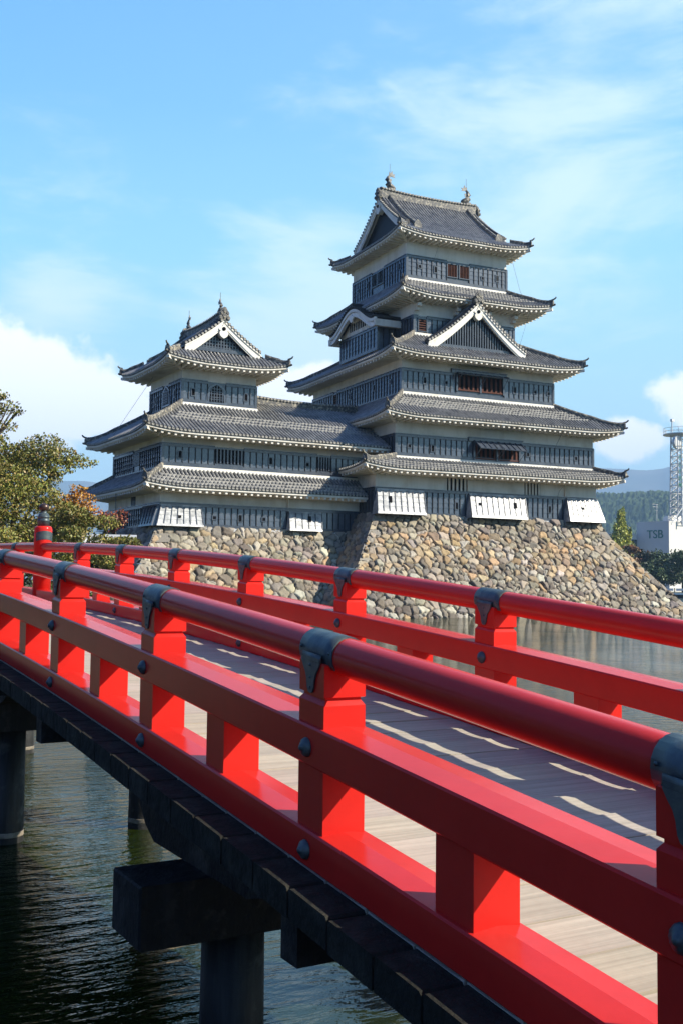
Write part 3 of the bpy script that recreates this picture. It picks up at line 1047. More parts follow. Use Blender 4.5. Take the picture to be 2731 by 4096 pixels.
def awning_window(h, rect, side, u0, u1, z0, z1, out=0.75, drop=0.55, closed=False):
    """wide opening with red-brown inner shutters under a top hung board flap on props"""
    xf, L = fxf(rect, side)
    k = MB(xf)
    k.box(u0, u1, .0, .006, z0, z1)
    pass
    o = h.part(k, 'window', M['black'])
    b = MB(xf)
    n = int((u1 - u0) / 0.34)
    for i in range(n):
        uc = u0 + (u1 - u0) * (i + .5) / n
        b.box(uc - .075, uc + .075, .012, .06, z0, z1)
    b.box(u0, u1, .008, .10, z0 - .03, z0 + .06)
    sub(b, 'inner_shutters', M['redwood'], o)
    um = (u0 + u1) / 2
    for uc in (u0 - .05, um, u1 + .05):
        f = MB(xf)
        f.box(uc - .07, uc + .07, -.05, .13, z0 - .1, z1 + .12)
        sub(f, 'window_post', M['board_trim'], o)
    l = MB(xf)
    l.box(u0 - .5, u1 + .25, 0.001, .16, z1 + .12, z1 + .34)
    l.box(u0 - .52, u1 + .27, 0.002, .22, z1 + .34, z1 + .39)
    sub(l, 'lintel', M['board_trim'], o)
    for a0, a1 in ((u0 - .1, um - .02), (um + .02, u1 + .1)):
        fl = MB(xf)
        za, zb_ = z1 + .10, z1 + .10 - drop
        fl.sweep([[(uu_, .17, za), (uu_, .17 + out, zb_), (uu_, .17 + out + .02, zb_ + .05), (uu_, .19, za + .05)] for uu_ in (a0, a1)])
        nb = max(2, int((a1 - a0) / .42))
        for i in range(nb + 1):
            uc = a0 + .03 + (a1 - a0 - .06) * i / nb
            fl.sweep([[(uu_, .19, za + .05), (uu_, .19 + out, zb_ + .05), (uu_, .20 + out, zb_ + .10), (uu_, .20, za + .10)] for uu_ in (uc - .025, uc + .025)])
        sub(fl, 'awning_flap', M['board'], o)
        for uc in (a0 + .08, a1 - .08):
            pr = MB(xf)
            pr.tube([(uc, .05, z1 - drop - .55), (uc, .14 + out, zb_ + .02)], .022, 6)
            sub(pr, 'prop', M['board_trim'], o)
    return o


def chute(h, rect, side, ua0, ua1, ub0, ub1, z0, z1, out, holes=(), m='board_glare'):
    """stone drop: a board panel hung from its top edge, its foot pushed out"""
    xf, L = fxf(rect, side)
    b = MB(xf)
    t0 = 0.09

    def P(t, s_, e=0.0):                     # t along, s up
        ub = ub0 + (ub1 - ub0) * t
        ua = ua0 + (ua1 - ua0) * t
        return (ub + (ua - ub) * s_, out + (t0 - out) * s_ + e, z0 + (z1 - z0) * s_)
    def slab(t0_, t1_, s0, s1, e0, e1):
        b.hexa([P(t0_, s0, e0), P(t1_, s0, e0), P(t1_, s0, e1), P(t0_, s0, e1), P(t0_, s1, e0), P(t1_, s1, e0), P(t1_, s1, e1), P(t0_, s1, e1)])
    n = max(2, int(round((ub1 - ub0) / 0.43)))
    rows = 4
    for r_ in range(rows):
        s0, s1 = .10 + .82 * r_ / rows, .10 + .82 * (r_ + 1) / rows
        b.hexa([P(0, s0, -.03), P(1, s0, -.03), P(1, s0, .022), P(0, s0, .022), P(0, s1, -.03), P(1, s1, -.03), P(1, s1, .004), P(0, s1, .004)])
    slab(0, 1, 0, .10, -.03, .05)
    slab(0, 1, .92, 1, -.03, .05)
    b.mi = 1
    for i in range(n + 1):
        tt = i / n
        w = .045 / (ub1 - ub0)
        slab(max(0, tt - w / 2), min(1, tt + w / 2), .10, .92, .023, .062)
    b.mi = 0
    # cheeks
    for t in (0.004, .996):
        p = [P(t, 0, -.031), P(t, 1, -.031)]
        u_a, u_b = p[0][0], p[1][0]
        b.add([p[0], p[1], (u_b, 0.0, z1), (u_a, 0.0, z0)], [(0, 1, 2, 3)])
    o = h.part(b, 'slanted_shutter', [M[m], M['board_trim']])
    for t, s_, hh in holes:
        k = MB()
        k.xf = None
        c = P(t, s_)
        c2 = P(t, s_ + hh / (z1 - z0))
        w = .10
        ring = lambda e, q: [xf(c[0] - q, c[1] + e, c[2]), xf(c[0] + q, c[1] + e, c[2]), xf(c2[0] + q, c2[1] + e, c2[2]), xf(c2[0] - q, c2[1] + e, c2[2])]
        k.sweep([ring(-.02, w), ring(.075, w)])
        sub(k, 'loophole', M['black'], o)
    return o


def core(h, rect, z0, z1, name='plaster_wall'):
    b = MB()
    b.box(rect[0], rect[1], rect[2], rect[3], z0, z1)
    return h.part(b, name, M['plaster'])


def roof_fish(h, u, v, z, sgn, xf, height=1.25):
    """shachi: head down on the ridge end, tail curled up"""
    b = MB(xf)
    k = height / 1.25
    path = [(u + sgn * .42 * k, 0.10), (u + sgn * .24 * k, 0.16), (u + sgn * .02 * k, 0.24), (u - sgn * .16 * k, 0.42), (u - sgn * .20 * k, 0.64), (u - sgn * .10 * k, 0.86), (u + sgn * .04 * k, 1.02)]
    b.tube([(p, v, z + q * k) for p, q in path], [.10 * k, .19 * k, .22 * k, .20 * k, .16 * k, .11 * k, .06 * k], 10)
    b.box(u - .2 * k, u + .30 * k, v - .16 * k, v + .16 * k, z - .12, z + .10 * k)
    o = h.part(b, 'roof_fish', M['ridge'], smooth=True)
    f = MB(xf)
    for pts in ([(-.04, .92), (.12, .94), (.42, .90), (.34, 1.02), (.44, 1.14), (.24, 1.12), (.18, 1.36), (.06, 1.16), (-.04, 1.26), (-.06, 1.04)],
                ):
        f.sweep([[(u + sgn * a * k, v + e, z + q * k) for a, q in pts] for e in (-.025, .025)])
    sub(f, 'tail_fin', M['tile_lip'], o)
    g = MB(xf)
    g.sweep([[(u + sgn * a * k, v + e, z + q * k) for a, q in [(-.02, .48), (.16, .52), (.10, .60), (.18, .68), (.12, .76), (-.04, .78)]] for e in (-.02, .02)])
    sub(g, 'dorsal_fin', M['tile_lip'], o)
    r_ = MB(xf)
    r_.tube([(u + sgn * .02, v, z + 1.0 * k), (u + sgn * .02, v, z + 1.85 * k)], .016, 6)
    sub(r_, 'lightning_rod', M['wire'], o)
    return o


# ------------------------------------------------------------------ the great keep
K = House('castle_keep', 'tall five-tiered black and white castle keep with triangular gable', 'castle', 35.56, 58.02, -TH, 4.5)
W1 = (0, 17.48, 0, 18.6)
W2 = (1.83, 17.82, 0.75, 17.9)
W3 = (2.96, 15.31, 2.04, 16.6)
W4 = (4.68, 12.95, 3.55, 15.1)
W5 = (4.90, 13.33, 5.06, 13.58)

# tier 1
core(K, W1, 4.0, 7.35)
clad(K, W1, 'W', 4.48, 6.20, gaps=())
clad(K, W1, 'N', 4.48, 6.20)
for u0, u1 in ((5.26, 6.80), (11.40, 12.70)):
    barred(K, W1, 'W', u0, u1, 6.20, 7.10, 5, bw=.14, m='plaster', frame=False)
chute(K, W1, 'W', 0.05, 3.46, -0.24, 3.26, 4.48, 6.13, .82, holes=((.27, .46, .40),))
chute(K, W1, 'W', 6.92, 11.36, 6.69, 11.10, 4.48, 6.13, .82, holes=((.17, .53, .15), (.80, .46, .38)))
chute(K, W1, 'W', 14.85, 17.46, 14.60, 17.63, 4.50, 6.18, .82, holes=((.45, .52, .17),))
for u, z, hh in ((5.98, 5.05, .40), (13.45, 5.10, .42)):
    loophole(K, W1, 'W', u, z, hh=hh)
# step in the plaster where the wall jogs
b = MB()
b.box(6.80, 6.92, -.12, .05, 6.25, 7.2)
b.box(14.72, 14.80, -.12, .05, 6.25, 7.2)
K.part(b, 'plaster_rib', M['plaster'])
skirt(K, (-1.46, 18.92, -1.43, 20.0), 7.42, W2, 8.42, W1, 7.12, lift=.30, lips=(.08, .30, .52), sag=.15)

# tier 2
core(K, W2, 8.0, 10.95)
clad(K, W2, 'W', 8.43, 9.86, gaps=((5.85, 9.70),))
clad(K, W2, 'N', 8.15, 9.86)
awning_window(K, W2, 'W', 6.0, 9.58, 8.58, 9.62)
for u, z, hh in ((2.75, 8.85, .40), (10.35, 9.0, .22), (14.45, 8.98, .22), (1.0, 9.0, .2)):
    loophole(K, W2, 'W', u, z, hh=hh, w=.19)
skirt(K, (0.42, 19.42, -0.78, 19.4), 10.98, W3, 12.95, W2, 10.72, lift=.28, lips=(.44, .54, .64, .74), sag=.2)

# tier 3
core(K, W3, 12.5, 15.4)
clad(K, W3, 'W', 12.96, 14.53, gaps=((4.15, 8.12),))
clad(K, W3, 'N', 12.72, 14.53, gaps=((10.0, 10.7),))
awning_window(K, W3, 'W', 4.28, 8.0, 13.42, 14.45, out=.55, drop=.16)
for u, z, hh in ((1.72, 13.62, .40), (3.4, 13.72, .2), (9.0, 13.60, .40), (10.75, 13.72, .2), (11.9, 13.7, .2)):
    loophole(K, W3, 'W', u, z, hh=hh, w=.19)
for u, z, hh in ((1.6, 13.75, .2), (3.9, 13.6, .4), (5.9, 13.75, .2), (7.9, 13.6, .4), (12.4, 13.75, .2)):
    loophole(K, W3, 'N', u, z, hh=hh, w=.19)
barred(K, W3, 'N', 10.05, 10.65, 13.4, 14.3, 0, horiz=5, bw=.07, m='redwood')
skirt(K, (1.42, 16.95, 0.50, 18.3), 15.42, W4, 17.45, W3, 15.22, lift=.30, lips=(), sag=.2)

# tier 4
core(K, W4, 17.0, 20.1)
clad(K, W4, 'W', 17.25, 18.66, gaps=((.32, 1.0),))
clad(K, W4, 'N', 17.1, 18.66)
barred(K, W4, 'W', .36, .96, 17.6, 18.42, 0, horiz=5, bw=.06, m='redwood')
skirt(K, (3.02, 15.38, 2.15, 16.5), 19.98, W5, 21.72, W4, 19.62, lift=.34, lips=(.35, .5, .65, .8), sag=.15)
for u in (.15, 3.3, 5.9, 8.1):                # bracket arms under the fourth eave
    b = MB()
    b.box(W4[0] + u - .14, W4[0] + u + .14, W4[2] - .6, W4[2] + .02, 19.22, 19.44)
    b.box(W4[0] + u - .14, W4[0] + u + .14, W4[2] - .35, W4[2] + .02, 18.98, 19.22)
    K.part(b, 'eave_bracket', M['plaster'])

# tier 5
core(K, W5, 21.3, 24.75)
clad(K, W5, 'W', 21.73, 23.38, gaps=((3.28, 5.18),))
clad(K, W5, 'N', 21.46, 23.38, gaps=((3.3, 5.3),))
for u0, u1 in ((3.33, 4.12), (4.36, 5.13)):
    barred(K, W5, 'W', u0, u1, 22.26, 23.16, 6, bw=.04, m='redwood')
for u0, u1 in ((3.4, 4.2), (4.4, 5.2)):
    barred(K, W5, 'N', u0, u1, 22.26, 23.16, 3, bw=.03)
for u, z, hh in ((1.05, 22.55, .2), (2.35, 22.4, .4), (6.35, 22.4, .2), (7.6, 22.45, .4)):
    loophole(K, W5, 'W', u, z, hh=hh, w=.2)
for u, z, hh in ((.9, 22.55, .4), (2.2, 22.5, .2), (6.0, 22.4, .4), (7.6, 22.5, .2)):
    loophole(K, W5, 'N', u, z, hh=hh, w=.2)
OUT5 = (3.62, 14.62, 3.77, 14.87)
IN5 = (4.72, 13.52, 4.87, 13.77)
skirt(K, OUT5, 24.68, IN5, 25.36, W5, 24.42, lift=.36, sag=.05, flash=False)
slopes(K, 4.95, 13.29, 9.32, 4.87, 13.77, 25.36, 29.02, .22)
gable_front(K, 5.25, 9.32, 3.9, 25.75, 28.75, .22, -1, lattice='none', field=M['batten'], over=.42)
gable_front(K, 12.99, 9.32, 3.9, 25.75, 28.75, .22, 1, lattice='none', field=M['batten'], over=.42)
for u, sg in ((5.15, 1), (13.09, -1)):        # descending ridges beside the verge
    for sd in (-1, 1):
        b = MB()
        rings = []
        for k in range(10):
            s_ = .02 + .96 * k / 9
            v = 9.32 + sd * 4.45 * (1 - s_)
            z = 25.36 + 3.66 * (.78 * s_ + .22 * s_ * s_)
            rings.append([(u + sg * (.55 + a2), v, z + z2) for a2, z2 in ((-.13, 0), (-.13, .30), (-.07, .38), (.07, .38), (.13, .30), (.13, 0))])
        b.sweep(rings)
        e = Vector(rings[0][3])
        b.sweep([[(u + sg * .55 + a2, v_, e.z - .35 + z2) for a2, z2 in ((-.28, -.05), (-.3, .2), (-.16, .45), (0, .55), (.16, .45), (.3, .2), (.28, -.05))] for v_ in (e.y, e.y + sd * .12)])
        K.part(b, 'descending_ridge', M['ridge'])
roof_fish(K, 5.75, 9.32, 29.66, 1, None, 1.35)
roof_fish(K, 12.5, 9.32, 29.66, -1, None, 1.35)

# triangular gable on the third roof
CG = lambda u, v, z: (v, u, z)                # u = depth (y), v = across (x)
slopes(K, 1.75, 4.6, 8.75, 4.75, 12.75, 16.38, 19.62, .28, xf=CG, ridge_h=.38)
gable_front(K, 2.12, 8.75, 3.85, 16.42, 19.50, .28, -1, xf=CG, lattice='bars', over=.42)

# curved gable dormer on the north side
DX0, DY0, DY1 = 3.25, 6.2, 12.2
b = MB()
b.box(DX0, 5.0, DY0, DY1, 16.6, 18.75)
dm = K.part(b, 'dormer', M['plaster'])
clad(K, (DX0, 5.0, DY0, DY1), 'N', 16.6, 18.35, name='dormer_boards', bp=.5)
clad(K, (DX0, 5.0, DY0, DY1), 'W', 16.6, 18.35, name='dormer_boards')
DC, DW = (DY0 + DY1) / 2, 3.75


def bow(v):
    t_ = min(1.0, abs(v - DC) / DW)
    return 18.62 + 1.42 * (0.5 + 0.5 * math.cos(PI * t_)) + .10 * max(0, (t_ - .8) / .2) ** 2


vv = [DC - DW + 2 * DW * k / 40 for k in range(41)]
b = MB()
b.sweep([[(x_, v, bow(v) - .25) for v in vv] + [(x_, DC + DW, 18.3), (x_, DC - DW, 18.3)] for x_ in (DX0 - .004, 4.9)])
sub(b, 'tympanum', M['plaster'], dm)
for thick_, x_a, x_b, z_a in ((.20, 2.62, 2.80, .04), (.26, 2.70, 2.86, -.20), (.12, 2.66, 2.90, -.42)):
    b = MB()
    b.sweep([[(x_a, v, bow(v) + z_a - thick_), (x_b, v, bow(v) + z_a - thick_), (x_b, v, bow(v) + z_a), (x_a, v, bow(v) + z_a)] for v in vv])
    sub(b, 'curved_bargeboard', M['white'], dm)
b = MB()
b.sweep([[(2.66, v, bow(v) + .02), (5.3, v, bow(v) + .02), (5.3, v, bow(v) + .17), (2.58, v, bow(v) + .17)] for v in vv])
n = 30
for k in range(n):
    v = DC - DW + .1 + (2 * DW - .2) * k / (n - 1)
    b.tube([(2.52, v, bow(v) + .19), (5.3, v, bow(v) + .19)], .075, 7)
b.box(2.6, 5.3, DC - .16, DC + .16, bow(DC) + .1, bow(DC) + .5)
sub(b, 'curved_tile_roof', M['tile'], dm)
b = MB()
b.sweep([[(x_, v, bow(v) - .5) for v in vv] + [(x_, DC + DW, bow(DC + DW) - .62), (x_, DC - DW, bow(DC - DW) - .62)] for x_ in (2.9, 3.2)])
pr = [(0, -.30), (.14, -.24), (.2, -.1), (.34, -.02), (.42, .12), (.2, .16), (0, .3)]
b2 = MB()
b2.sweep([[(x_, DC + a, 19.40 + z) for a, z in pr + [(-a, z) for a, z in reversed(pr[1:-1])]] for x_ in (2.6, 2.72)])
sub(b2, 'pendant', M['white'], dm)
b = MB()
for k in range(10):
    v = DC - 1.35 + 2.7 * k / 9
    b.box(DX0 - .05, DX0 + .02, v - .05, v + .05, 18.72, 19.30)
sub(b, 'slit_window', M['black'], dm)
for e in (DY0 - .9, DY1 + .9 - 0.0):
    pass
b = MB()
for y_ in (DC - DW, DC + DW):                 # end blocks of the bow
    b.box(2.6, 5.0, y_ - .12, y_ + .12, 18.12, 18.60)
for k in range(6):
    b.box(2.8 + .4 * k, 2.92 + .4 * k, DC - DW + .1, DY0, 18.28, 18.42)
sub(b, 'dormer_eave', M['plaster'], dm)

# grounding wires
for pts in (((13.45, 4.6, 24.3), (13.75, 3.9, 21.6), (13.5, 2.3, 19.8), (13.1, 3.0, 17.3)),
            ((6.9, 3.6, 24.5), (6.95, 4.9, 23.0), (7.0, 2.0, 20.3), (7.05, 1.6, 18.6)),
            ((5.7, 5.0, 15.4), (6.3, .35, 15.2), (6.7, 1.9, 13.4)),
            ((14.2, -.7, 10.9), (14.3, .6, 9.5), (14.25, .6, 8.7), (14.2, -1.3, 7.4), (14.1, -.3, 6.6), (13.4, -.2, 4.7))):
    b = MB()
    b.tube(pts, .011, 5)
    K.part(b, 'grounding_wire', M['wire'])

# ------------------------------------------------------------------ the small turret with its connecting wing
T = House('castle_turret', 'small three-tiered castle turret with a low connecting wing, left of the keep', 'castle', 22.06, 60.25, 0, 3.3)
V1 = (0, 15.2, 0, 9.9)
V2 = (.22, 15.4, .40, 9.6)
V3 = (2.37, 7.50, 3.0, 8.75)
core(T, V1, 3.0, 5.75)
core(T, V2, 6.6, 9.1)
core(T, V3, 10.8, 13.75)
clad(T, V1, 'W', 3.30, 4.72, u_range=(0, 14.6))
clad(T, V1, 'N', 3.30, 4.72)
clad(T, V2, 'W', 6.99, 8.33, gaps=((3.35, 5.32), (10.45, 11.5)))
clad(T, V2, 'N', 6.75, 8.33, bp=.40, gaps=((3.9, 5.2),))
clad(T, V3, 'W', 11.38, 12.83, gaps=((1.72, 3.0),))
clad(T, V3, 'N', 11.1, 12.83, gaps=((2.1, 3.3),))
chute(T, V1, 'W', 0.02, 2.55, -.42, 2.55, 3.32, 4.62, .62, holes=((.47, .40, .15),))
chute(T, V1, 'N', -.0, 2.7, -.42, 1.9, 3.32, 4.62, .62, m='board')
chute(T, V1, 'N', 7.0, 9.9, 7.3, 10.4, 3.32, 4.62, .62, m='board')
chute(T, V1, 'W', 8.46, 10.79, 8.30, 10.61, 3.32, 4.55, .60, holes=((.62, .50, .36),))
for u, z, hh in ((3.45, 3.85, .18), (5.15, 3.78, .38), (6.75, 3.88, .18)):
    loophole(T, V1, 'W', u, z, hh=hh, w=.2)
for u, z, hh in ((1.1, 7.5, .40), (7.15, 7.5, .40), (9.75, 7.55, .2)):
    loophole(T, V2, 'W', u, z, hh=hh, w=.2)
for u, z, hh in ((.75, 11.85, .42), (4.4, 11.85, .42)):
    loophole(T, V3, 'W', u, z, hh=hh, w=.2)
for u, z, hh in ((1.1, 11.85, .42), (4.6, 11.85, .42)):
    loophole(T, V3, 'N', u, z, hh=hh, w=.2)
barred(T, V2, 'W', 3.40, 5.28, 7.32, 8.20, 8, bw=.10, frame=False)
barred(T, V2, 'W', 10.50, 11.45, 7.32, 8.20, 5, bw=.09, frame=False)
barred(T, V2, 'N', 3.95, 5.15, 7.32, 8.20, 7, bw=.07, frame=False)
barred(T, V1, 'N', 4.4, 5.2, 4.75, 5.6, 4, bw=.08, frame=False)
b = MB()
b.box(8.38, 8.48, -.14, .05, 4.78, 5.6)
T.part(b, 'plaster_rib', M['plaster'])


def bell_window(side, uc):
    """cusped flame-headed window"""
    xf, L = fxf(V3, side)
    def outl(w, z0, z1, k=1.0):
        pts = [(-w * 1.14, z0), (-w * 1.05, z0 + .35 * (z1 - z0)), (-w * .98, z0 + .6 * (z1 - z0)), (-w * .80, z0 + .78 * (z1 - z0)), (-w * .42, z0 + .90 * (z1 - z0)), (-w * .2, z0 + .95 * (z1 - z0)), (0, z1)]
        return [(uc + a, z) for a, z in pts] + [(uc - a, z) for a, z in reversed(pts[:-1])]
    f = MB(xf)
    A, B_ = outl(.66, 11.42, 12.80), outl(.46, 11.55, 12.68)
    f.sweep([[(u, d, z) for u, z in A] for d in (.0, .07)])
    o = T.part(f, 'bell_window', M['board'])
    k = MB(xf)
    k.sweep([[(u, d, z) for u, z in B_] for d in (.06, .074)])
    sub(k, 'opening', M['black'], o)
    g = MB(xf)
    for i in range(5):
        u = -.38 + .19 * i
        g.box(uc + u - .028, uc + u + .028, .076, .11, 11.56, 12.64 - .55 * abs(u))
    for z in (11.72, 11.86, 12.08, 12.22, 12.4):
        w = .46 if z < 12.2 else .36
        g.box(uc - w, uc + w, .077, .10, z - .022, z + .022)
    sub(g, 'window_bars', M['board_trim'], o)


bell_window('W', 2.36)
bell_window('N', 2.7)
skirt(T, (-1.42, 15.2, -1.30, 11.2), 5.68, (.22, 15.2, .40, 9.6), 6.98, V1, 5.42, lift=.26, lips=(.1, .3, .5), nolift='RW LE', sides='WNE', hips='WN NE', sag=.15)
skirt(T, (-1.36, 15.9, -1.05, 10.9), 8.98, (2.37, 15.9, 3.0, 8.75), 11.25, V2, 8.80, lift=.28, lips=(.44, .54, .64), nolift='RW LE', sides='WNE', hips='WN NE', sag=.15, flash=False)
b = MB()
b.box(2.27, 7.6, 2.88, 3.01, 11.18, 11.37)
T.part(b, 'plaster_flashing', M['white'])
slopes(T, 7.52, 16.2, 4.85, 3.0, 8.75, 11.25, 12.10, 0.0, ridge_h=.42)
OUT3 = (.80, 9.10, 1.42, 10.35)
skirt(T, OUT3, 13.80, (1.95, 7.95, 2.57, 9.2), 14.62, V3, 13.55, lift=.34, sag=.05, flash=False)
slopes(T, 2.62, 9.15, 4.95, 1.95, 7.95, 14.62, 16.92, .2, xf=SWAP, ridge_h=.42)
gable_front(T, 2.95, 4.95, 2.5, 14.92, 16.80, .2, -1, xf=SWAP, lattice='grid', over=.42)
gable_front(T, 8.85, 4.95, 2.5, 14.92, 16.80, .2, 1, xf=SWAP, lattice='grid', over=.42)
for u, sg in ((2.62, 1), (9.15, -1)):
    for sd in (-1, 1):
        b = MB(SWAP)
        rings = []
        for k in range(10):
            s_ = .02 + .96 * k / 9
            v = 4.95 + sd * 3.0 * (1 - s_)
            z = 14.62 + 2.3 * (.8 * s_ + .2 * s_ * s_)
            rings.append([(u + sg * (.55 + a2), v, z + z2) for a2, z2 in ((-.12, 0), (-.12, .26), (-.07, .33), (.07, .33), (.12, .26), (.12, 0))])
        b.sweep(rings)
        T.part(b, 'descending_ridge', M['ridge'])
roof_fish(T, 3.15, 4.95, 17.38, 1, SWAP, 0.95)
roof_fish(T, 8.6, 4.95, 17.38, -1, SWAP, 0.95)
b = MB()
b.tube([(-1.1, 6.0, 9.2), (1.6, 6.2, 13.4)], .011, 5)
T.part(b, 'grounding_wire', M['wire'])
b = MB()
b.tube([(-1.3, 4.3, 5.5), (-1.32, 4.2, 0.2)], .025, 6)
T.part(b, 'downpipe', M['wire'])
# ------------------------------------------------------------------ water
def build_water():
    m = bpy.data.materials.new('moat_water')
    m.use_nodes = True
    t = NT(m.node_tree)
    b = m.node_tree.nodes['Principled BSDF']
    b.inputs['Base Color'].default_value = (0.012, 0.019, 0.003, 1)
    b.inputs['Roughness'].default_value = 0.03
    b.inputs['IOR'].default_value = 1.42
    tc = t.n('ShaderNodeTexCoord')
    o = tc.outputs['Object']
    m1 = t.mapping(o, (1.0, 3.2, 1), (0, 0, R(-28)))
    n1 = t.noise(m1, 2.3, 3, 0.5, 0.6)
    m2 = t.mapping(o, (1.0, 2.4, 1), (0, 0, R(-40)))
    n2 = t.noise(m2, 7.5, 3, 0.55, 0.4)
    n4 = t.noise(t.mapping(o, (1.0, 1.7, 1), (0, 0, R(-50))), 22, 2, 0.5)
    n3 = t.noise(o, 0.30, 2, 0.5)
    sx = t.n('ShaderNodeSeparateXYZ')
    t.l(o, sx.inputs[0])
    open_ = t.ramp(t.math('DIVIDE', sx.outputs[1], 60.0), [(0.07, .16), (0.12, .45), (0.17, .9), (0.45, 1.0)])   # sheltered by the bridge, breeze further out
    amp = t.math('MULTIPLY', t.ramp(n3, [(0.36, 0.35), (0.62, 1.0)]), open_)
    h = t.math('ADD', t.math('MULTIPLY', n1, 0.085), t.math('MULTIPLY', n2, 0.034))
    h = t.math('ADD', h, t.math('MULTIPLY', n4, 0.010))
    h = t.math('MULTIPLY', h, amp)
    bp = t.n('ShaderNodeBump', i_Strength=0.9, i_Distance=1.0)
    t.l(h, bp.inputs['Height'])
    t.l(bp.outputs[0], b.inputs['Normal'])
    mb = MB()
    mb.add([(-120, -60, 0), (330, -60, 0), (330, 330, 0), (-120, 330, 0)], [(0, 1, 2, 3)])
    o_ = mb.build('moat_water', m)
    tag(o_, kind='structure')


build_water()
# ------------------------------------------------------------------ rubble stone bases
FZ = np.array([-1.0, 0.0, .55, 1.09, 1.84, 2.37, 3.02, 3.66, 4.02, 4.51, 5.08, 5.6, 6.5, 7.6])[::-1]


def flare(drop):                              # how far the foot has moved out, 'drop' metres below the top
    return np.interp(drop, [-1, 0, 1.09, 1.84, 2.37, 3.66, 4.51, 5.02, 6.2, 7.5, 9], [0, 0, .58, 1.12, 1.52, 2.47, 3.16, 3.58, 4.45, 5.2, 5.9])


def stone_face(U0, U1, Zt, Zb, step, seed, mapf, tone):
    """one battered face of fitted rubble. mapf(u, drop, out) -> xyz. returns V,F,colours"""
    rg = np.random.default_rng(seed)
    nu, nz = int((U1 - U0) / step) + 1, int((Zt - Zb) / step) + 1
    u = np.linspace(U0, U1, nu)
    d = np.linspace(0, Zt - Zb, nz)
    UU, DD = np.meshgrid(u, d)
    P = np.stack([UU.ravel(), DD.ravel()], 1).astype(np.float32)
    # seeds: big stones in loose wavy courses, small fillers wedged between
    seeds = []
    y = 0.16
    row = 0
    while y < Zt - Zb + .5:
        hgt_ = rg.uniform(.26, .48)
        x = U0 - 1 + rg.uniform(0, .6)
        while x < U1 + 1:
            w = rg.uniform(.32, .85) if rg.random() > .12 else rg.uniform(.85, 1.35)
            seeds.append((x + w / 2 + rg.normal(0, .06), y + hgt_ / 2 + rg.normal(0, .085), w * .52, hgt_ * .54 * rg.uniform(.85, 1.12), rg.normal(0, .24), 1))
            x += w * rg.uniform(1.0, 1.10)
        y += hgt_ * 1.02
        row += 1
    big = np.array(seeds, np.float32)
    nf = int((U1 - U0 + 2) * (Zt - Zb + .5) * 3.6)
    fil = np.stack([rg.uniform(U0 - 1, U1 + 1, nf), rg.uniform(0, Zt - Zb + .5, nf), rg.uniform(.07, .17, nf), rg.uniform(.045, .10, nf), rg.normal(0, .5, nf), np.zeros(nf)], 1).astype(np.float32)
    # keep fillers only where big stones leave room
    keep = []
    for f in fil:
        m = np.abs(big[:, 0] - f[0]) < 1.3
        q = big[m]
        c, s_ = np.cos(q[:, 4]), np.sin(q[:, 4])
        dx, dy = f[0] - q[:, 0], f[1] - q[:, 1]
        e = np.sqrt(((dx * c + dy * s_) / q[:, 2]) ** 2 + ((-dx * s_ + dy * c) / q[:, 3]) ** 2)
        keep.append(e.min() > .80)
    S = np.concatenate([big, fil[np.array(keep)]])
    order = np.argsort(S[:, 0])
    S = S[order]
    F1 = np.full(len(P), 9, np.float32)
    F2 = np.full(len(P), 9, np.float32)
    I1 = np.zeros(len(P), np.int32)
    wob = np.stack([np.sin(P[:, 1] * 9.1 + P[:, 0] * 4.3) + np.sin(P[:, 1] * 17 - P[:, 0] * 6.1), np.sin(P[:, 0] * 8.3 - P[:, 1] * 5.2) + np.sin(P[:, 0] * 19 + P[:, 1] * 3.3)], 1) * .022
    PW_ = P + wob
    # process by columns of the wall so only near stones are tested
    cols = np.array_split(np.argsort(P[:, 0], kind='stable'), max(1, int((U1 - U0) / 1.2)))
    for ix in cols:
        p = PW_[ix]
        m = (S[:, 0] > p[:, 0].min() - 1.4) & (S[:, 0] < p[:, 0].max() + 1.4)
        q = S[m]
        idq = np.nonzero(m)[0]
        # weighted (power) cells: straight joints, angular stones
        dx = p[:, None, 0] - q[None, :, 0]
        dy = (p[:, None, 1] - q[None, :, 1]) * 1.25
        e = dx * dx + dy * dy - (np.where(q[:, 5] > 0, .62, .70) * np.sqrt(q[:, 2] * q[:, 3])) ** 2
        k = np.argpartition(e, 1, 1)[:, :2]
        v = np.take_along_axis(e, k, 1)
        sw = v[:, 0] > v[:, 1]
        i1 = np.where(sw, k[:, 1], k[:, 0])
        i2 = np.where(sw, k[:, 0], k[:, 1])
        sep = np.hypot(q[i1, 0] - q[i2, 0], (q[i1, 1] - q[i2, 1]) * 1.25) + 1e-4
        F1[ix], F2[ix], I1[ix] = 0, np.abs(v[:, 0] - v[:, 1]) / (2 * sep), idq[i1]
    big_ = S[I1, 5] > 0
    gap = np.clip((F2 - .006) / .058, 0, 1)
    n = len(S)
    tx, ty = rg.normal(0, .13, n), rg.normal(.02, .13, n)
    lx = (P[:, 0] - S[I1, 0])
    ly = (P[:, 1] - S[I1, 1])
    prot = rg.uniform(-.055, .055, n)
    out = gap ** .6 * (.21 + prot[I1]) + (tx[I1] * lx + ty[I1] * ly) * gap - np.where(big_, 0, .035)
    # chisel facets: a second, finer break of each stone
    out += (np.abs(np.sin(lx * 5.1 + I1 * 1.7) * np.cos(ly * 6.3 + I1 * .9)) * .035 + rg.normal(0, .004, len(P))) * gap
    pal = np.array([(.37, .33, .27), (.45, .40, .32), (.49, .39, .26), (.53, .38, .23), (.23, .20, .17), (.55, .52, .45), (.39, .31, .22), (.30, .275, .245)])
    hh = 1 - S[:, 1] / (Zt - Zb)
    base = np.array([.18, .18, .16, .08, .15, .12, .08, .15])
    warm = np.array([.14, .18, .20, .16, .10, .08, .10, .07])
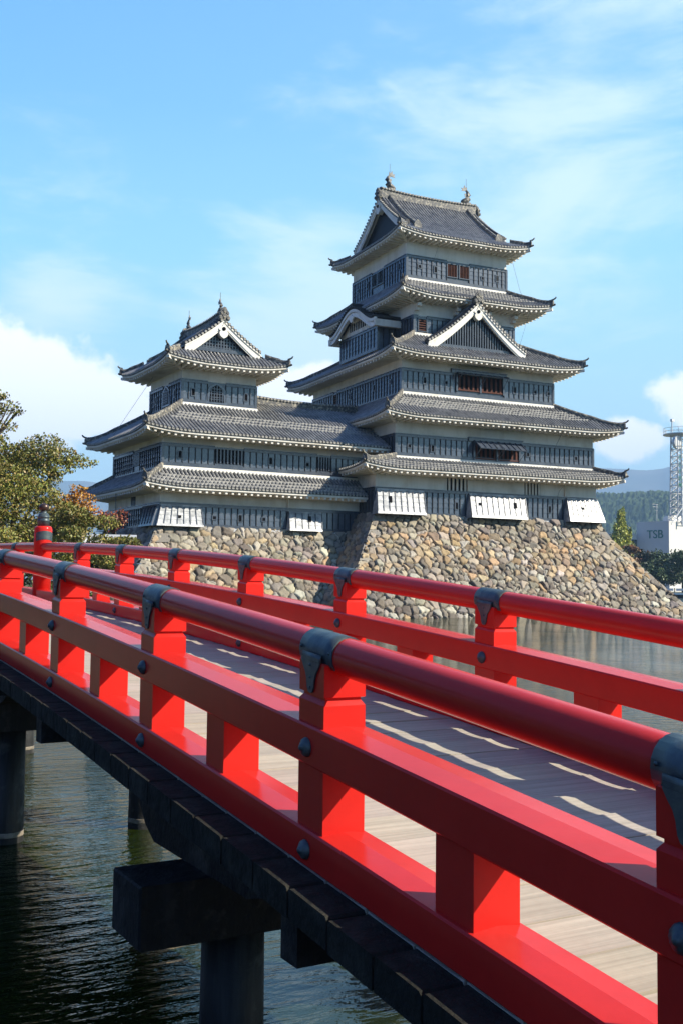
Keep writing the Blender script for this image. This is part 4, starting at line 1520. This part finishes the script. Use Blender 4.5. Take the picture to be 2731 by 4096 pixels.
    top_ = np.array([.28, .20, .12, .06, .08, .08, .04, .24])
    dark = np.array([.20, .10, .06, .02, .32, .08, .10, .20])
    ci = np.empty(n, int)
    for i in range(n):
        w = base
        if tone == 'warm':
            z_ = S[i, 1] + .4 * math.sin(S[i, 0] * .9)
            w = top_ if z_ < 1.4 else (warm if z_ < 3.6 else (base + dark) / 2 if z_ < 5 else dark)
        elif tone == 'grey':
            z_ = S[i, 1]
            w = top_ if z_ < 1.8 else base * .6 + warm * .4
        w = w / w.sum()
        ci[i] = rg.choice(8, p=w)
    sc = pal[ci] * np.array([.80, .76, .70]) * rg.uniform(.70, 1.15, (n, 1)) * rg.uniform(.96, 1.04, (n, 3))
    # pale fillers
    fs = S[:, 5] == 0
    sc[fs] = sc[fs] * .6 + np.array([.40, .37, .31]) * .4
    mott = .5 + .5 * np.sin(P[:, 0] * 3.1 + I1 * 2.3) * np.sin(P[:, 1] * 4.3 + I1)
    col = sc[I1] * (.88 + .22 * mott)[:, None]
    joint_col = np.array([.034, .029, .023])  # joints between the stones go near black
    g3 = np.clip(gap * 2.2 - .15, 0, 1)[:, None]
    col = joint_col * (1 - g3) + col * g3
    V = mapf(P[:, 0], P[:, 1], out)
    idx = np.arange(nu * nz).reshape(nz, nu)
    F = np.stack([idx[:-1, :-1], idx[:-1, 1:], idx[1:, 1:], idx[1:, :-1]], -1).reshape(-1, 4)
    return V, F, col


def stone_base(name, label, ox, oy, rz, x0, x1, y0, y1, ztop, zbot, faces):
    """battered base under a building; local z is above eye level"""
    Vs, Fs, Cs = [], [], []
    o = 0
    for sd, step, tone, seed, u0, u1 in faces:
        D = ztop - zbot
        sl = math.cos(math.atan(.62))

        def mp(u, drop, out, sd=sd):
            f = flare(drop)
            nz_ = out * (1 - sl * sl) ** .5
            nh = out * sl
            if sd in 'WE':
                xm, hw = (x0 + x1) / 2, (x1 - x0) / 2
                xs_ = u
                live.append(np.abs(u - xm) < hw + f + .10)
                yy = (y0 - f - nh) if sd == 'W' else (y1 + f + nh)
                return np.stack([xs_, yy, ztop - drop + nz_], 1)
            ym, hw = (y0 + y1) / 2, (y1 - y0) / 2
            ys_ = u
            live.append(np.abs(u - ym) < hw + f + .10)
            xx = (x0 - f - nh) if sd == 'N' else (x1 + f + nh)
            return np.stack([xx, ys_, ztop - drop + nz_], 1)
        fd = flare(D)
        a, b = ((x0 - fd, x1 + fd) if sd in 'WE' else (y0 - fd, y1 + fd))
        u0, u1 = a, b
        live = []
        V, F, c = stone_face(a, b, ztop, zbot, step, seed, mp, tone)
        F = F[live[0][F].all(1)]
        Vs.append(V)
        Fs.append(F + o)
        Cs.append(c)
        o += len(V)
    V, F, c = np.concatenate(Vs), np.concatenate(Fs), np.concatenate(Cs)
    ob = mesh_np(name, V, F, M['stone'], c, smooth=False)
    ob.location = (ox, oy, H)
    ob.rotation_euler = (0, 0, rz)
    tag(ob, label, 'stone wall')
    rg = random.Random(int(ox))
    for cx, cy, sx_, sy_ in ((x0, y0, -1, -1), (x1, y0, 1, -1)):
        d = 0.0
        k = rg.randint(0, 1)
        q = MB()
        while d < ztop - zbot - .2:
            hh = rg.uniform(.34, .60)
            la, lb = (rg.uniform(.75, 1.25), rg.uniform(.4, .6)) if k % 2 else (rg.uniform(.4, .6), rg.uniform(.75, 1.25))
            tone_ = rg.choice([(.34, .30, .24), (.40, .34, .25), (.27, .24, .20), (.44, .36, .25), (.30, .27, .23)])
            v_ = rg.uniform(.75, 1.1)
            q.col = tuple(c_ * v_ * .85 for c_ in tone_)
            pts = []
            for dd in (d + hh - .025, d + .02):
                e = float(flare(dd)) + .20 + rg.uniform(-.03, .04)
                for aa, bb in ((0, 0), (la, 0), (la, lb), (0, lb)):
                    j = lambda: rg.uniform(-.035, .035)
                    pts.append((cx + sx_ * (e - aa) + j(), cy + sy_ * (e - bb) + j(), ztop - dd + j() * .6))
            q.hexa(pts)
            d += hh
            k += 1
        q.build('corner_stones', M['stone'], ob, colors=True)
    cap = MB()
    cap.box(x0 - .12, x1 + .12, y0 - .12, y1 + .12, ztop - .5, ztop + .02)
    co = cap.build('wall_cap', M['stone'], ob, colors=True)
    return ob


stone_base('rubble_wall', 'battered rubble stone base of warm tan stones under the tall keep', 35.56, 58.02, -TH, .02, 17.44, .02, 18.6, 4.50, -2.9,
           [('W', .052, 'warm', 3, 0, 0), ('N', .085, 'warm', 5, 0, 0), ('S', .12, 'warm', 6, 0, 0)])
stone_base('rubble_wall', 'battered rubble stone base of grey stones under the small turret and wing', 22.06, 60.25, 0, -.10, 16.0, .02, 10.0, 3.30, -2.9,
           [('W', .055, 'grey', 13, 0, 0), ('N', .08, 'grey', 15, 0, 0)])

# ------------------------------------------------------------------ foliage
def leaves(centers, radii, n, size, pal, seed, shell=.55, flat=.0, droop=.3):
    """n leaf faces spread through ellipsoid clumps, denser towards their skins"""
    rg = np.random.default_rng(seed)
    centers, radii = np.asarray(centers, float), np.asarray(radii, float)
    vol = np.prod(radii, 1) ** (2 / 3)
    ci = rg.choice(len(centers), n, p=vol / vol.sum())
    d = rg.normal(size=(n, 3))
    d /= np.linalg.norm(d, axis=1)[:, None]
    r_ = rg.uniform(shell, 1.04, n) ** .8
    p = centers[ci] + d * r_[:, None] * radii[ci]
    # twigs: pull leaves into sprays
    ax = rg.normal(size=(n, 3)) + np.array([0, 0, -droop])
    ax /= np.linalg.norm(ax, axis=1)[:, None]
    nr = rg.normal(size=(n, 3)) + np.array([0, 0, .7])
    bx = np.cross(ax, nr)
    bx /= np.linalg.norm(bx, axis=1)[:, None]
    s_ = size * rg.uniform(.6, 1.3, n)[:, None]
    tip = p + ax * s_
    l = p + ax * s_ * .45 + bx * s_ * .30
    r2 = p + ax * s_ * .45 - bx * s_ * .30
    V = np.stack([p, r2, tip, l], 1).reshape(-1, 3)
    F = np.arange(n * 4).reshape(n, 4)
    pal = np.asarray(pal)
    clump = rg.uniform(.72, 1.22, len(centers))[ci][:, None]
    col = pal[rg.integers(0, len(pal), n)] * clump * rg.uniform(.75, 1.25, (n, 1))
    return V, F, col


CHERRY = [(.22, .21, .035), (.27, .24, .05), (.16, .17, .028), (.11, .135, .025), (.32, .25, .07), (.28, .19, .06), (.20, .20, .04), (.14, .16, .03)]


def tree(name, label, cat, base, trunk_h, tr, clumps, n, size, pal, seed, limbs=True, group=None, shell=.5, bark='bark'):
    """trunk with limbs into every clump, and a crown of leaf faces. clumps: [(dx,dy,z,rx,ry,rz)] relative to base"""
    rg = random.Random(seed)
    bx, by, bz = base
    t = thing(name, label, cat, base, 0, group)
    mb = MB()
    top = (rg.uniform(-.2, .2), rg.uniform(-.2, .2), trunk_h)
    mb.tube([(0, 0, -.4), (rg.uniform(-.1, .1), rg.uniform(-.1, .1), trunk_h * .5), top], [tr * 1.25, tr, tr * .75], 9)
    if limbs:
        for i_, (dx, dy, z, rx, ry, rz) in enumerate(clumps):
            if i_ % 3 and len(clumps) > 12:
                continue
            m = (top[0] * .5 + dx * .5 + rg.uniform(-.3, .3), top[1] * .5 + dy * .5 + rg.uniform(-.3, .3), trunk_h * .35 + z * .62)
            s_ = (top[0], top[1], trunk_h * rg.uniform(.75, 1.0))
            mb.tube([s_, m, (dx, dy, z), (dx + rg.uniform(-.6, .6) * rx, dy + rg.uniform(-.6, .6) * ry, z + rz * .6)], [tr * .5, tr * .34, tr * .16, tr * .05], 6)
            for _ in range(3):
                mb.tube([m, (dx + rg.uniform(-.5, .5) * rx, dy + rg.uniform(-.5, .5) * ry, z + rg.uniform(-.4, .4) * rz), (dx + rg.uniform(-1, 1) * rx, dy + rg.uniform(-1, 1) * ry, z + rg.uniform(-.8, .8) * rz)], [tr * .16, tr * .09, tr * .03], 5)
    mb.build('trunk', M[bark], t)
    cl = np.array(clumps)
    V, F, c = leaves(cl[:, :3], cl[:, 3:], n, size, pal, seed, shell)
    mesh_np('crown', V, F, M['leaf'], c, t)
    return t


def pol(az, dist):
    return math.sin(R(az)) * dist, math.cos(R(az)) * dist


def crown_clumps(rg, n, rx, ry, z0, z1, k):
    out = []
    for i in range(n):
        a = rg.uniform(0, 2 * PI)
        q = rg.uniform(.0, 1) ** .6
        zz = rg.random()
        wid = math.sin(PI * (.18 + .74 * zz)) ** .6
        out.append((math.cos(a) * q * rx * wid, math.sin(a) * q * ry * wid, z0 + (z1 - z0) * zz, k * rg.uniform(.7, 1.3), k * rg.uniform(.7, 1.3), k * rg.uniform(.38, .62)))
    return out


rgt = random.Random(5)
mg0 = [(.022, .034, .012), (.032, .042, .014), (.018, .026, .010)]  # palette of the added bank trees, darkened so they mirror dark
# cherry trees beyond the bridge's far end
x, y = pol(12.6, 50)
tree('cherry_tree', 'large olive green cherry tree behind the bridge finial, reaching over the railing', 'tree', (x, y, 1.2), 2.2, .20,
     [c for c in crown_clumps(rgt, 34, 2.8, 3.2, 1.7, 6.6, 1.0)] + [(1.2, .3, 4.6, 1.2, 1, .7), (2.0, .2, 3.2, 1.1, 1, .6), (1.2, .2, 5.6, 1.1, 1, .6), (-.3, -.3, 5.6, 1.2, 1.1, .7), (-1.6, -.2, 6.2, 1.2, 1, .6), (.3, -.5, 2.6, 1.3, 1, .7), (-1.4, -.5, 2.6, 1.3, 1, .7), (2.0, .1, 6.0, .9, .8, .45), (2.7, .1, 4.0, .7, .7, .35), (1.0, -.3, 3.0, 1.2, 1, .7), (-.5, -.4, 4.2, 1.3, 1.2, .9), (-2.2, -.3, 5.2, 1.3, 1.2, .8), (-2.4, 0, 3.6, 1.3, 1.2, .8), (-1.2, 0, 7.0, 1.0, 1.0, .5), (2.3, .3, 6.5, .9, .9, .45), (1.4, -.3, 7.0, .9, .8, .4), (2.9, 0, 6.25, .95, .7, .26), (-1.5, 0, 6.6, 1.2, 1.0, .5), (.2, -.2, 6.4, 1., 1., .5)], 52000, .13, CHERRY, 21)
x, y = pol(16.2, 47)
tree('cherry_tree', 'low spreading cherry tree whose tips cross the turret base', 'tree', (x, y, 1.0), 1.5, .18,
     [c for c in crown_clumps(rgt, 18, 1.9, 2.0, 1.0, 3.6, .75)] + [(1.45, -.1, 2.6, .6, .6, .3), (.9, 0, 3.5, .7, .6, .3), (-.4, 0, 3.8, .7, .6, .3)], 20000, .125, CHERRY + [(.16, .15, .03), (.23, .18, .05)], 22)
x, y = pol(9.5, 44)
tree('cherry_tree', 'tall sparse cherry tree at the left edge sending one branch over the others', 'tree', (x, y, 1.2), 3.0, .17,
     [(-.6, 0, 6.2, 1.2, 1.2, .7), (.9, 0, 7.3, .7, .7, .4), (1.7, .2, 7.5, .6, .5, .25), (2.25, .2, 7.75, .5, .4, .22), (2.6, .2, 7.5, .3, .3, .16), (2.2, .1, 6.9, .45, .4, .22), (-.8, .4, 7.4, 1.2, 1.2, .7), (1.9, .2, 8.1, .4, .4, .2), (-1, 0, 5.5, 1.2, 1.2, .8)], 5000, .12, CHERRY + [(.26, .19, .07)], 23, shell=.35)
x, y = pol(15.7, 57)
tree('maple_tree', 'small bright orange maple tree behind the cherry trees', 'tree', (x, y, 1.2), 3.0, .2,
     [(.0, 0, 4.7, .9, .9, .6), (.5, 0, 5.0, .7, .7, .4), (-.5, .3, 4.9, .7, .7, .5), (.2, 0, 5.5, .5, .5, .3), (-.8, 0, 4.3, .7, .7, .5), (.8, 0, 4.3, .7, .7, .5)], 1700, .15, [(.60, .25, .03), (.52, .20, .025), (.42, .22, .03), (.62, .33, .06)], 24)
x, y = pol(17.7, 57)
tree('maple_tree', 'small dull red maple tree half hidden beside the turret', 'tree', (x, y, 1.2), 2.4, .2,
     [(0, 0, 3.9, .8, .8, .5), (-.5, .3, 4.1, .7, .7, .4), (.4, 0, 4.3, .5, .5, .3)], 600, .14, [(.30, .06, .035), (.24, .08, .04), (.28, .12, .05)], 25)
x, y = pol(13.2, 66)
tree('evergreen_tree', 'dark evergreen tree filling the gap beneath the cherry crowns', 'tree', (x, y, 1.2), 1.5, .22,
     [(-3, 0, 1.6, 1.9, 1.6, 1.4), (-1, .3, 1.5, 1.8, 1.6, 1.3), (1, 0, 1.4, 1.8, 1.5, 1.2), (3, .2, 1.3, 1.6, 1.4, 1.0), (-5, 0, 2.0, 1.8, 1.5, 1.6), (4.6, 0, 1.0, 1.2, 1.2, .8)], 7000, .25, [(.035, .055, .018), (.05, .075, .02), (.028, .04, .015)], 26)
x, y = pol(13.5, 36)
tree('evergreen_shrub', 'low dark green shrub on the bank seen through the far railing', 'shrub', (x, y, .7), .5, .1,
     [(-2.4, 0, .6, 1.0, .9, .6), (-1, .2, .7, .9, .9, .6), (.4, 0, .6, 1, .9, .6), (1.7, 0, .5, .9, .8, .5)], 3500, .15, [(.05, .08, .02), (.09, .12, .03), (.035, .05, .016)], 27)

# trees added on the unseen north bank to darken reflections in water and lacquer
for i, (az, ds, hh) in enumerate(((4, 50, 8), (-5, 48, 12), (-14, 44, 13), (-24, 42, 13), (-35, 40, 13), (-48, 38, 12), (-62, 38, 13), (-78, 38, 12), (-95, 40, 12))):
    x, y = pol(az, ds)
    rg_ = random.Random(90 + i)
    tree('added_bank_tree', 'dark green tree added on the unseen north bank to darken reflections', 'tree', (x, y, .9), hh * .3, .25, crown_clumps(rg_, 14, 3.8, 3.8, hh * .14, hh * .9, 1.9), 5200, .7, mg0, 110 + i, group='added trees along the north bank', shell=.3)

# small tiled wall between the trees and the turret
tw = thing('tiled_wall', 'low white plaster wall with a grey tiled roof beside the turret base', 'wall', (*pol(17.0, 53), 1.9), R(-20))
b = MB()
b.box(-1.6, 1.6, -.25, .25, -.6, 1.75)
b.build('plaster_wall', M['plaster'], tw)
b = MB()
for sg in (-1, 1):
    b.add([(-1.75, sg * .75, 1.68), (1.75, sg * .75, 1.68), (1.75, 0, 2.15), (-1.75, 0, 2.15)], [(0, 1, 2, 3)])
    for k in range(14):
        u = -1.65 + 3.3 * k / 13
        b.tube([(u, sg * .78, 1.70), (u, 0, 2.18)], .07, 6)
b.tube([(-1.8, 0, 2.2), (1.8, 0, 2.2)], .13, 8)
b.build('tile_roof', M['metal'], tw)

# ------------------------------------------------------------------ land, far shore, town and hills
def noise2(x, y, seed=0):
    rg = np.random.default_rng(seed)
    out = 0
    for k in range(6):
        f = 2.0 ** k
        a, b, c = rg.uniform(0, 6.28, 3)
        th = rg.uniform(0, 6.28)
        out = out + np.sin((x * math.cos(th) + y * math.sin(th)) * f + a) * np.sin((-x * math.sin(th) + y * math.cos(th)) * f * 1.13 + b) / f
    return out


m_land = mat('ground_soil', (.12, .10, .065), .95, .1, var=((.09, .11, .04), .25, .4, .6), bump=(2, .3, .05))
b = MB()
# one sheet of ground under everything, raised where it stands out of the moat
xs = [-4000, -400, -130, -30, 5, 14.5, 20, 120, 300, 600, 9000]
ysz = [-3000, -300, -60, 15.8, 17.2, 50, 75, 90, 140, 9000]
for i in range(len(xs)):
    pass
GN = 150
gx = np.concatenate([np.linspace(-8000, -80, 12), np.linspace(-70, 130, 81), np.linspace(150, 9000, 24)])
gy = np.concatenate([np.linspace(-3000, -60, 8), np.linspace(-50, 150, 81), np.linspace(160, 320, 17), np.linspace(400, 9000, 20)])
GX, GY = np.meshgrid(gx, gy)
land = np.zeros_like(GX) - 1.6
inner = (GX < 4 + (GY - 20) * .33) & (GX > -60) & (GY > 20) | (GX < -26) & (GY > -30) | (GY > 74) & (GX < 60) & (GX > -60)
dist_ = GX * math.sin(R(46.5)) + GY * math.cos(R(46.5))
far_ = (dist_ > 233) | (GX < -100) | (GY > 320) | (GX > 330) | (GY < -35)
land = np.where(inner, .95, land)
land = np.where(far_, .95, land)
V = np.stack([GX.ravel(), GY.ravel(), land.ravel()], 1)
idx = np.arange(GX.size).reshape(GX.shape)
F = np.stack([idx[:-1, :-1], idx[:-1, 1:], idx[1:, 1:], idx[1:, :-1]], -1).reshape(-1, 4)
g_ = mesh_np('ground', V, F, m_land)
tag(g_, kind='structure')

# bank at the far end of the bridge
b = MB()
b.box(-24, 5.0, 16.8, 22.5, -1.2, 1.02)
bank = b.build('stone_bank', M['stone'], colors=True)
bank.data.color_attributes['Col'].data.foreach_set('color', [.2, .17, .13, 1] * len(bank.data.loops))
tag(bank, 'low stone bank carrying the far end of the footbridge', 'retaining wall')

# far shore: pale coping over a dark retaining wall, with a low fence
ax, ay = pol(46.5, 228)
fs = thing('retaining_wall', 'dark retaining wall with a pale coping along the far shore', 'retaining wall', (ax, ay, 0), -R(46.5))
b = MB()
b.box(-60, 60, 0, 1.2, -1, .62)
b.build('wall_face', M['dark_wood'], fs)
b = MB()
b.box(-60, 60, -.15, 3.0, .625, 1.02)
b.build('coping', M['white'], fs)
fe = thing('fence', 'low fence of pale panels along the far shore', 'fence', (*pol(46.5, 233), .95), -R(46.5))
b = MB()
for k in range(56):
    b.box(-56 + 2 * k, -56 + 2 * k + 1.5, -.05, .05, .45, .95)
pan = b
pan.build('fence_panels', M['metal'], fe)
b = MB()
for k in range(56):
    b.box(-56 + 2 * k - .35, -56 + 2 * k - .15, -.09, .09, -.1, 1.05)
b.build('fence_posts', M['dark_wood'], fe)
mg = [(.05, .08, .028), (.075, .11, .035), (.10, .135, .042), (.035, .055, .02)]
shore = [
    ('pine_tree', 'broad dark green pine at the right edge of the far shore', 'tree', 47.35, 246, 9.0, 6.5, mg, 5200),
    ('pine_tree', 'dark rounded pine left of the one at the right edge', 'tree', 46.35, 250, 9.4, 5.5, mg, 4800),
    ('maple_tree', 'brownish green maple between the ginkgo and the dark pines', 'tree', 45.3, 252, 10.2, 4.4, [(.10, .075, .03), (.07, .075, .028), (.14, .07, .03), (.05, .06, .022)], 4200),
    ('maple_tree', 'rusty red maple tree in front of the ginkgo', 'tree', 44.65, 244, 11.0, 3.8, [(.20, .075, .035), (.15, .085, .03), (.11, .09, .03), (.24, .10, .04)], 3800),
    ('pine_tree', 'small dark pine behind the stones under the offices', 'tree', 45.75, 240, 7.2, 3.6, mg, 3600),
    ('clipped_shrub', 'bright green clipped round shrub against the dark pines', 'shrub', 45.25, 236, 5.4, 2.2, [(.07, .12, .03), (.09, .15, .035), (.06, .10, .028)], 3000),
]
for i, (nm, lb, ct, az, ds, ht, wd, pal, n) in enumerate(shore):
    x, y = pol(az, ds)
    rg_ = random.Random(40 + i)
    cl = crown_clumps(rg_, 16, wd * .75, wd * .75, ht * .30, ht * .92, wd * .36)
    tree(nm, lb, ct, (x, y, .9), ht * .35, .3, cl, n, .55, pal, 60 + i, shell=.3)
# ginkgo: upswept plumes
x, y = pol(44.3, 258)
gk = []
for a, e, hh in ((-3.2, 8.5, 3.4), (-2.0, 10.6, 3.8), (-.6, 12.9, 4.6), (.7, 13.2, 4.8), (1.9, 10.6, 3.8), (3.3, 9.8, 3.8), (4.3, 7.2, 3.0), (-3.6, 6.4, 2.5), (0, 8.5, 4.0), (1.4, 7.2, 3.5), (-1.6, 6.8, 3.5), (2.8, 6.2, 2.6)):
    for k in range(4):
        gk.append((a * 1.15 * (.75 + .09 * k), a * .3, e + 1.2 + hh * (k / 3.6), 1.0 - .2 * k, 1.0 - .2 * k, hh * .30))
tree('ginkgo_tree', 'yellow green ginkgo tree with upright plumes right of the keep base', 'tree', (x, y, .9), 7.5, .35, gk, 14000, .5, [(.30, .33, .045), (.38, .38, .06), (.22, .27, .04), (.42, .38, .07)], 31, shell=.3)

# broadcaster's offices
TS = thing('office_building', 'pale office building with green letters on its shaded side below the mast', 'building', (*pol(46.68, 320), .9), R(10))
m_wall = mat('pale_office_wall', (.62, .60, .56), .8, .3, fine=(.4, .06))
m_glass = mat('dark_window_glass', (.02, .03, .035), .08, .6)
b = MB()
b.box(0, 34, 0, 10.8, -1, 19.9)
b.box(-.05, 34.1, -.05, 10.85, 19.9, 20.25)
tb = b.build('main_block', m_wall, TS)
b = MB()
b.box(-9, -.02, 10.8, 24, -1, 16.4)
b.box(-9.1, -.02, 10.7, 24.1, 16.4, 16.8)
b.build('low_block', m_wall, TS)
for k in range(3):
    f = MB()
    u0 = -2.9 - 3.2 * k
    f.box(u0 - .15, u0 + 2.75, 10.6, 10.78, 12.8, 15.3)
    fo = f.build('window', M['white'], TS)
    for j in (0, 1):
        p = MB()
        p.box(u0 + .02 + 1.36 * j, u0 + 1.26 + 1.36 * j, 10.55, 10.77, 13.0, 15.1)
        p.build('pane', m_glass, fo)
for x_, y_, w, hh in ((-4, 14, 3.2, 1.0), (6, 4, 3, 1.6), (12, 6, 4, 2.2)):
    b = MB()
    z0 = 16.8 if x_ < 0 else 20.25
    b.box(x_, x_ + w, y_, y_ + 2, z0, z0 + hh)
    b.box(x_ + .3, x_ + w - .3, y_ + .3, y_ + 1.7, z0 + hh, z0 + hh + .35)
    b.build('roof_unit', M['white'], TS)
b = MB()
b.tube([(-.0, 4, 20.2), (0, 4, 25.2)], .09, 6)
for z_, w in ((23.4, 1.2), (24.4, 1.8), (25.1, 2.4)):
    b.tube([(-w, 4, z_), (w * .3, 4, z_)], .06, 5)
b.build('roof_antenna', M['metal'], TS)


def letters(txt, size, parent, loc, rot, m, depth=.05, name='letters'):
    cu = bpy.data.curves.new(name, 'FONT')
    cu.body = txt
    cu.size = size
    cu.extrude = depth
    cu.align_x = 'CENTER'
    cu.align_y = 'CENTER'
    to = bpy.data.objects.new(name, cu)
    C.objects.link(to)
    bpy.context.view_layer.update()
    me = bpy.data.meshes.new_from_object(to.evaluated_get(bpy.context.evaluated_depsgraph_get()))
    C.objects.unlink(to)
    bpy.data.objects.remove(to)
    me.materials.clear()
    me.materials.append(m)
    o = bpy.data.objects.new(name, me)
    C.objects.link(o)
    o.parent = parent
    o.location = loc
    o.rotation_euler = rot
    return o


m_green = mat('teal_sign_letters', (.03, .17, .13), .5, .4)
letters('TSB', 3.4, TS, (-.06, 4.6, 16.4), (R(90), 0, R(-90)), m_green, .06)

# lattice mast on the roof
MT = thing('radio_mast', 'white lattice radio mast with a dish under its top platform', 'mast', (*pol(47.22, 326), 21), R(10))
b = MB()
hw = 2.0
Hm = 25.5
for sx in (-1, 1):
    for sy in (-1, 1):
        b.tube([(sx * hw, sy * hw, -1), (sx * hw * .82, sy * hw * .82, Hm)], .24, 6)
n = 12
for k in range(n):
    z0, z1 = Hm * k / n, Hm * (k + 1) / n
    w0, w1 = hw * (1 - .18 * k / n), hw * (1 - .18 * (k + 1) / n)
    for a, c in (((-1, -1), (1, -1)), ((1, -1), (1, 1)), ((1, 1), (-1, 1)), ((-1, 1), (-1, -1))):
        b.tube([(a[0] * w0, a[1] * w0, z0), (c[0] * w0, c[1] * w0, z0)], .11, 5)
        b.tube([(a[0] * w0, a[1] * w0, z0), (c[0] * w1, c[1] * w1, z1)], .09, 5)
        b.tube([(c[0] * w0, c[1] * w0, z0), (a[0] * w1, a[1] * w1, z1)], .09, 5)
b.build('lattice', M['metal'], MT)
b = MB()
b.lathe(0, 0, [(.3, Hm - .3), (4.6, Hm), (4.6, Hm + .25), (.3, Hm + .3)], 16)
for k in range(12):
    a = 2 * PI * k / 12
    b.tube([(4.4 * math.cos(a), 4.4 * math.sin(a), Hm + .2), (4.4 * math.cos(a), 4.4 * math.sin(a), Hm + 1.9)], .07, 5)
for z_ in (1.0, 1.9):
    b.tube([(4.4 * math.cos(2 * PI * k / 24), 4.4 * math.sin(2 * PI * k / 24), Hm + z_) for k in range(25)], .06, 5)
b.build('platform', M['metal'], MT)
b = MB()
b.tube([(-3.6, 0, Hm + .2), (-3.6, 0, Hm + 4.0)], .16, 6)
b.box(-4.0, -2.7, -.3, .3, Hm + 3.6, Hm + 4.3)
b.build('beacon', M['metal'], MT)
b = MB(lambda x_, y_, z_: (x_ - 3.4, -z_ - 1.0, y_ + Hm - 2.6))
b.lathe(0, 0, [(.1, -.4), (1.5, -.3), (1.95, .2), (1.95, .9), (.1, .95)], 18)
b.build('dish_antenna', M['metal'], MT)
b = MB()
for x_ in (-4.6, -2.6):
    b.tube([(x_, -2.4, 5), (x_, -2.4, Hm - 1)], .13, 5)
for z_ in (5, 8, 11, 19.4, 22):
    b.tube([(-4.6, -2.4, z_), (-1.6, -2.0, z_)], .1, 5)
b.build('sign_frame', M['metal'], MT)
for k, ch in enumerate('テレビ信州'):
    letters(ch, 1.75, MT, (-3.6, -2.45, 18.2 - 1.95 * k), (R(90), 0, 0), m_green, .05, 'sign_letter')
b = MB()
b.tube([(-2, -2, 4), (-9, -3, -1)], .16, 5)
b.build('stay', M['metal'], MT)


# hills
def ridge_mesh(name, az0, az1, dist, depth, nu, nv, hfun, m, cols=None, smooth=False):
    az = np.linspace(R(az0), R(az1), nu)
    dd = np.linspace(0, 1, nv)
    AZ, DD = np.meshgrid(az, dd)
    rad = dist + depth * DD
    X, Y = np.sin(AZ) * rad, np.cos(AZ) * rad
    Z = hfun(np.degrees(AZ), DD, X, Y)
    V = np.stack([X.ravel(), Y.ravel(), Z.ravel()], 1)
    idx = np.arange(nu * nv).reshape(nv, nu)
    F = np.stack([idx[:-1, :-1], idx[:-1, 1:], idx[1:, 1:], idx[1:, :-1]], -1).reshape(-1, 4)
    o = mesh_np(name, V, F, m, cols, smooth=smooth)
    return tag(o, kind='structure')


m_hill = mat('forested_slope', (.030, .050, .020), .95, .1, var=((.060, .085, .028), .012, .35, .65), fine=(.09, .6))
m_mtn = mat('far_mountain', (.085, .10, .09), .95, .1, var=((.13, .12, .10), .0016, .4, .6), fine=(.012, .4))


def h_near(A, D, X, Y):
    top = 1700 * np.tan(R(5.15)) * np.interp(A, [20, 30, 36, 42, 44, 46, 48, 55, 70], [.3, .55, .8, 1.0, 1.0, .985, .98, 1.1, .8])
    prof = np.interp(D, [0, .25, .6, .8, 1], [0, .34, .86, 1.0, .9])
    sp = noise2(X / 260, Y / 260, 3) * 26 * np.sin(PI * np.clip(D, 0, 1)) * prof
    tr = np.random.default_rng(4).uniform(-4.5, 4.5, A.shape)
    return np.maximum(2, top * prof + sp + tr * (D > .02) + noise2(X / 40, Y / 40, 8) * 4)


def h_far(A, D, X, Y):
    top = 6000 * np.tan(R(1.0)) * np.interp(A, [-20, 0, 10, 14, 16.2, 18, 22, 30, 38, 43, 43.6, 44.6, 45.6, 46.4, 47.4, 50, 60, 80],
                                            [4, 4.6, 4.9, 5.1, 5.22, 5.1, 5.3, 5.6, 5.9, 6.12, 6.16, 6.08, 6.04, 6.12, 6.42, 6.6, 6, 5])
    prof = np.interp(D, [0, .5, .8, 1], [0.05, .55, 1.0, .8])
    return np.maximum(2, top * prof + noise2(X / 700, Y / 700, 5) * 70 * prof * (1 - D * .9))


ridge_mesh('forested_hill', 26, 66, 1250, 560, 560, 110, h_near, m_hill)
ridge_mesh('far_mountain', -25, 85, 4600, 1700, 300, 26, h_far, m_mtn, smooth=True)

# ------------------------------------------------------------------ air
hz = MB()
hz.box(-7000, 7000, -4000, 7000, -8, 740)
mz = bpy.data.materials.new('haze')
mz.use_nodes = True
nt = mz.node_tree
nt.nodes.clear()
vol = nt.nodes.new('ShaderNodeVolumePrincipled')
vol.inputs['Color'].default_value = (.42, .68, 1.0, 1)
vol.inputs['Density'].default_value = 0.00020
vol.inputs['Anisotropy'].default_value = 0.0
out_ = nt.nodes.new('ShaderNodeOutputMaterial')
nt.links.new(vol.outputs[0], out_.inputs['Volume'])
hzo = hz.build('haze', mz)
tag(hzo, kind='stuff')
bpy.context.view_layer.update()
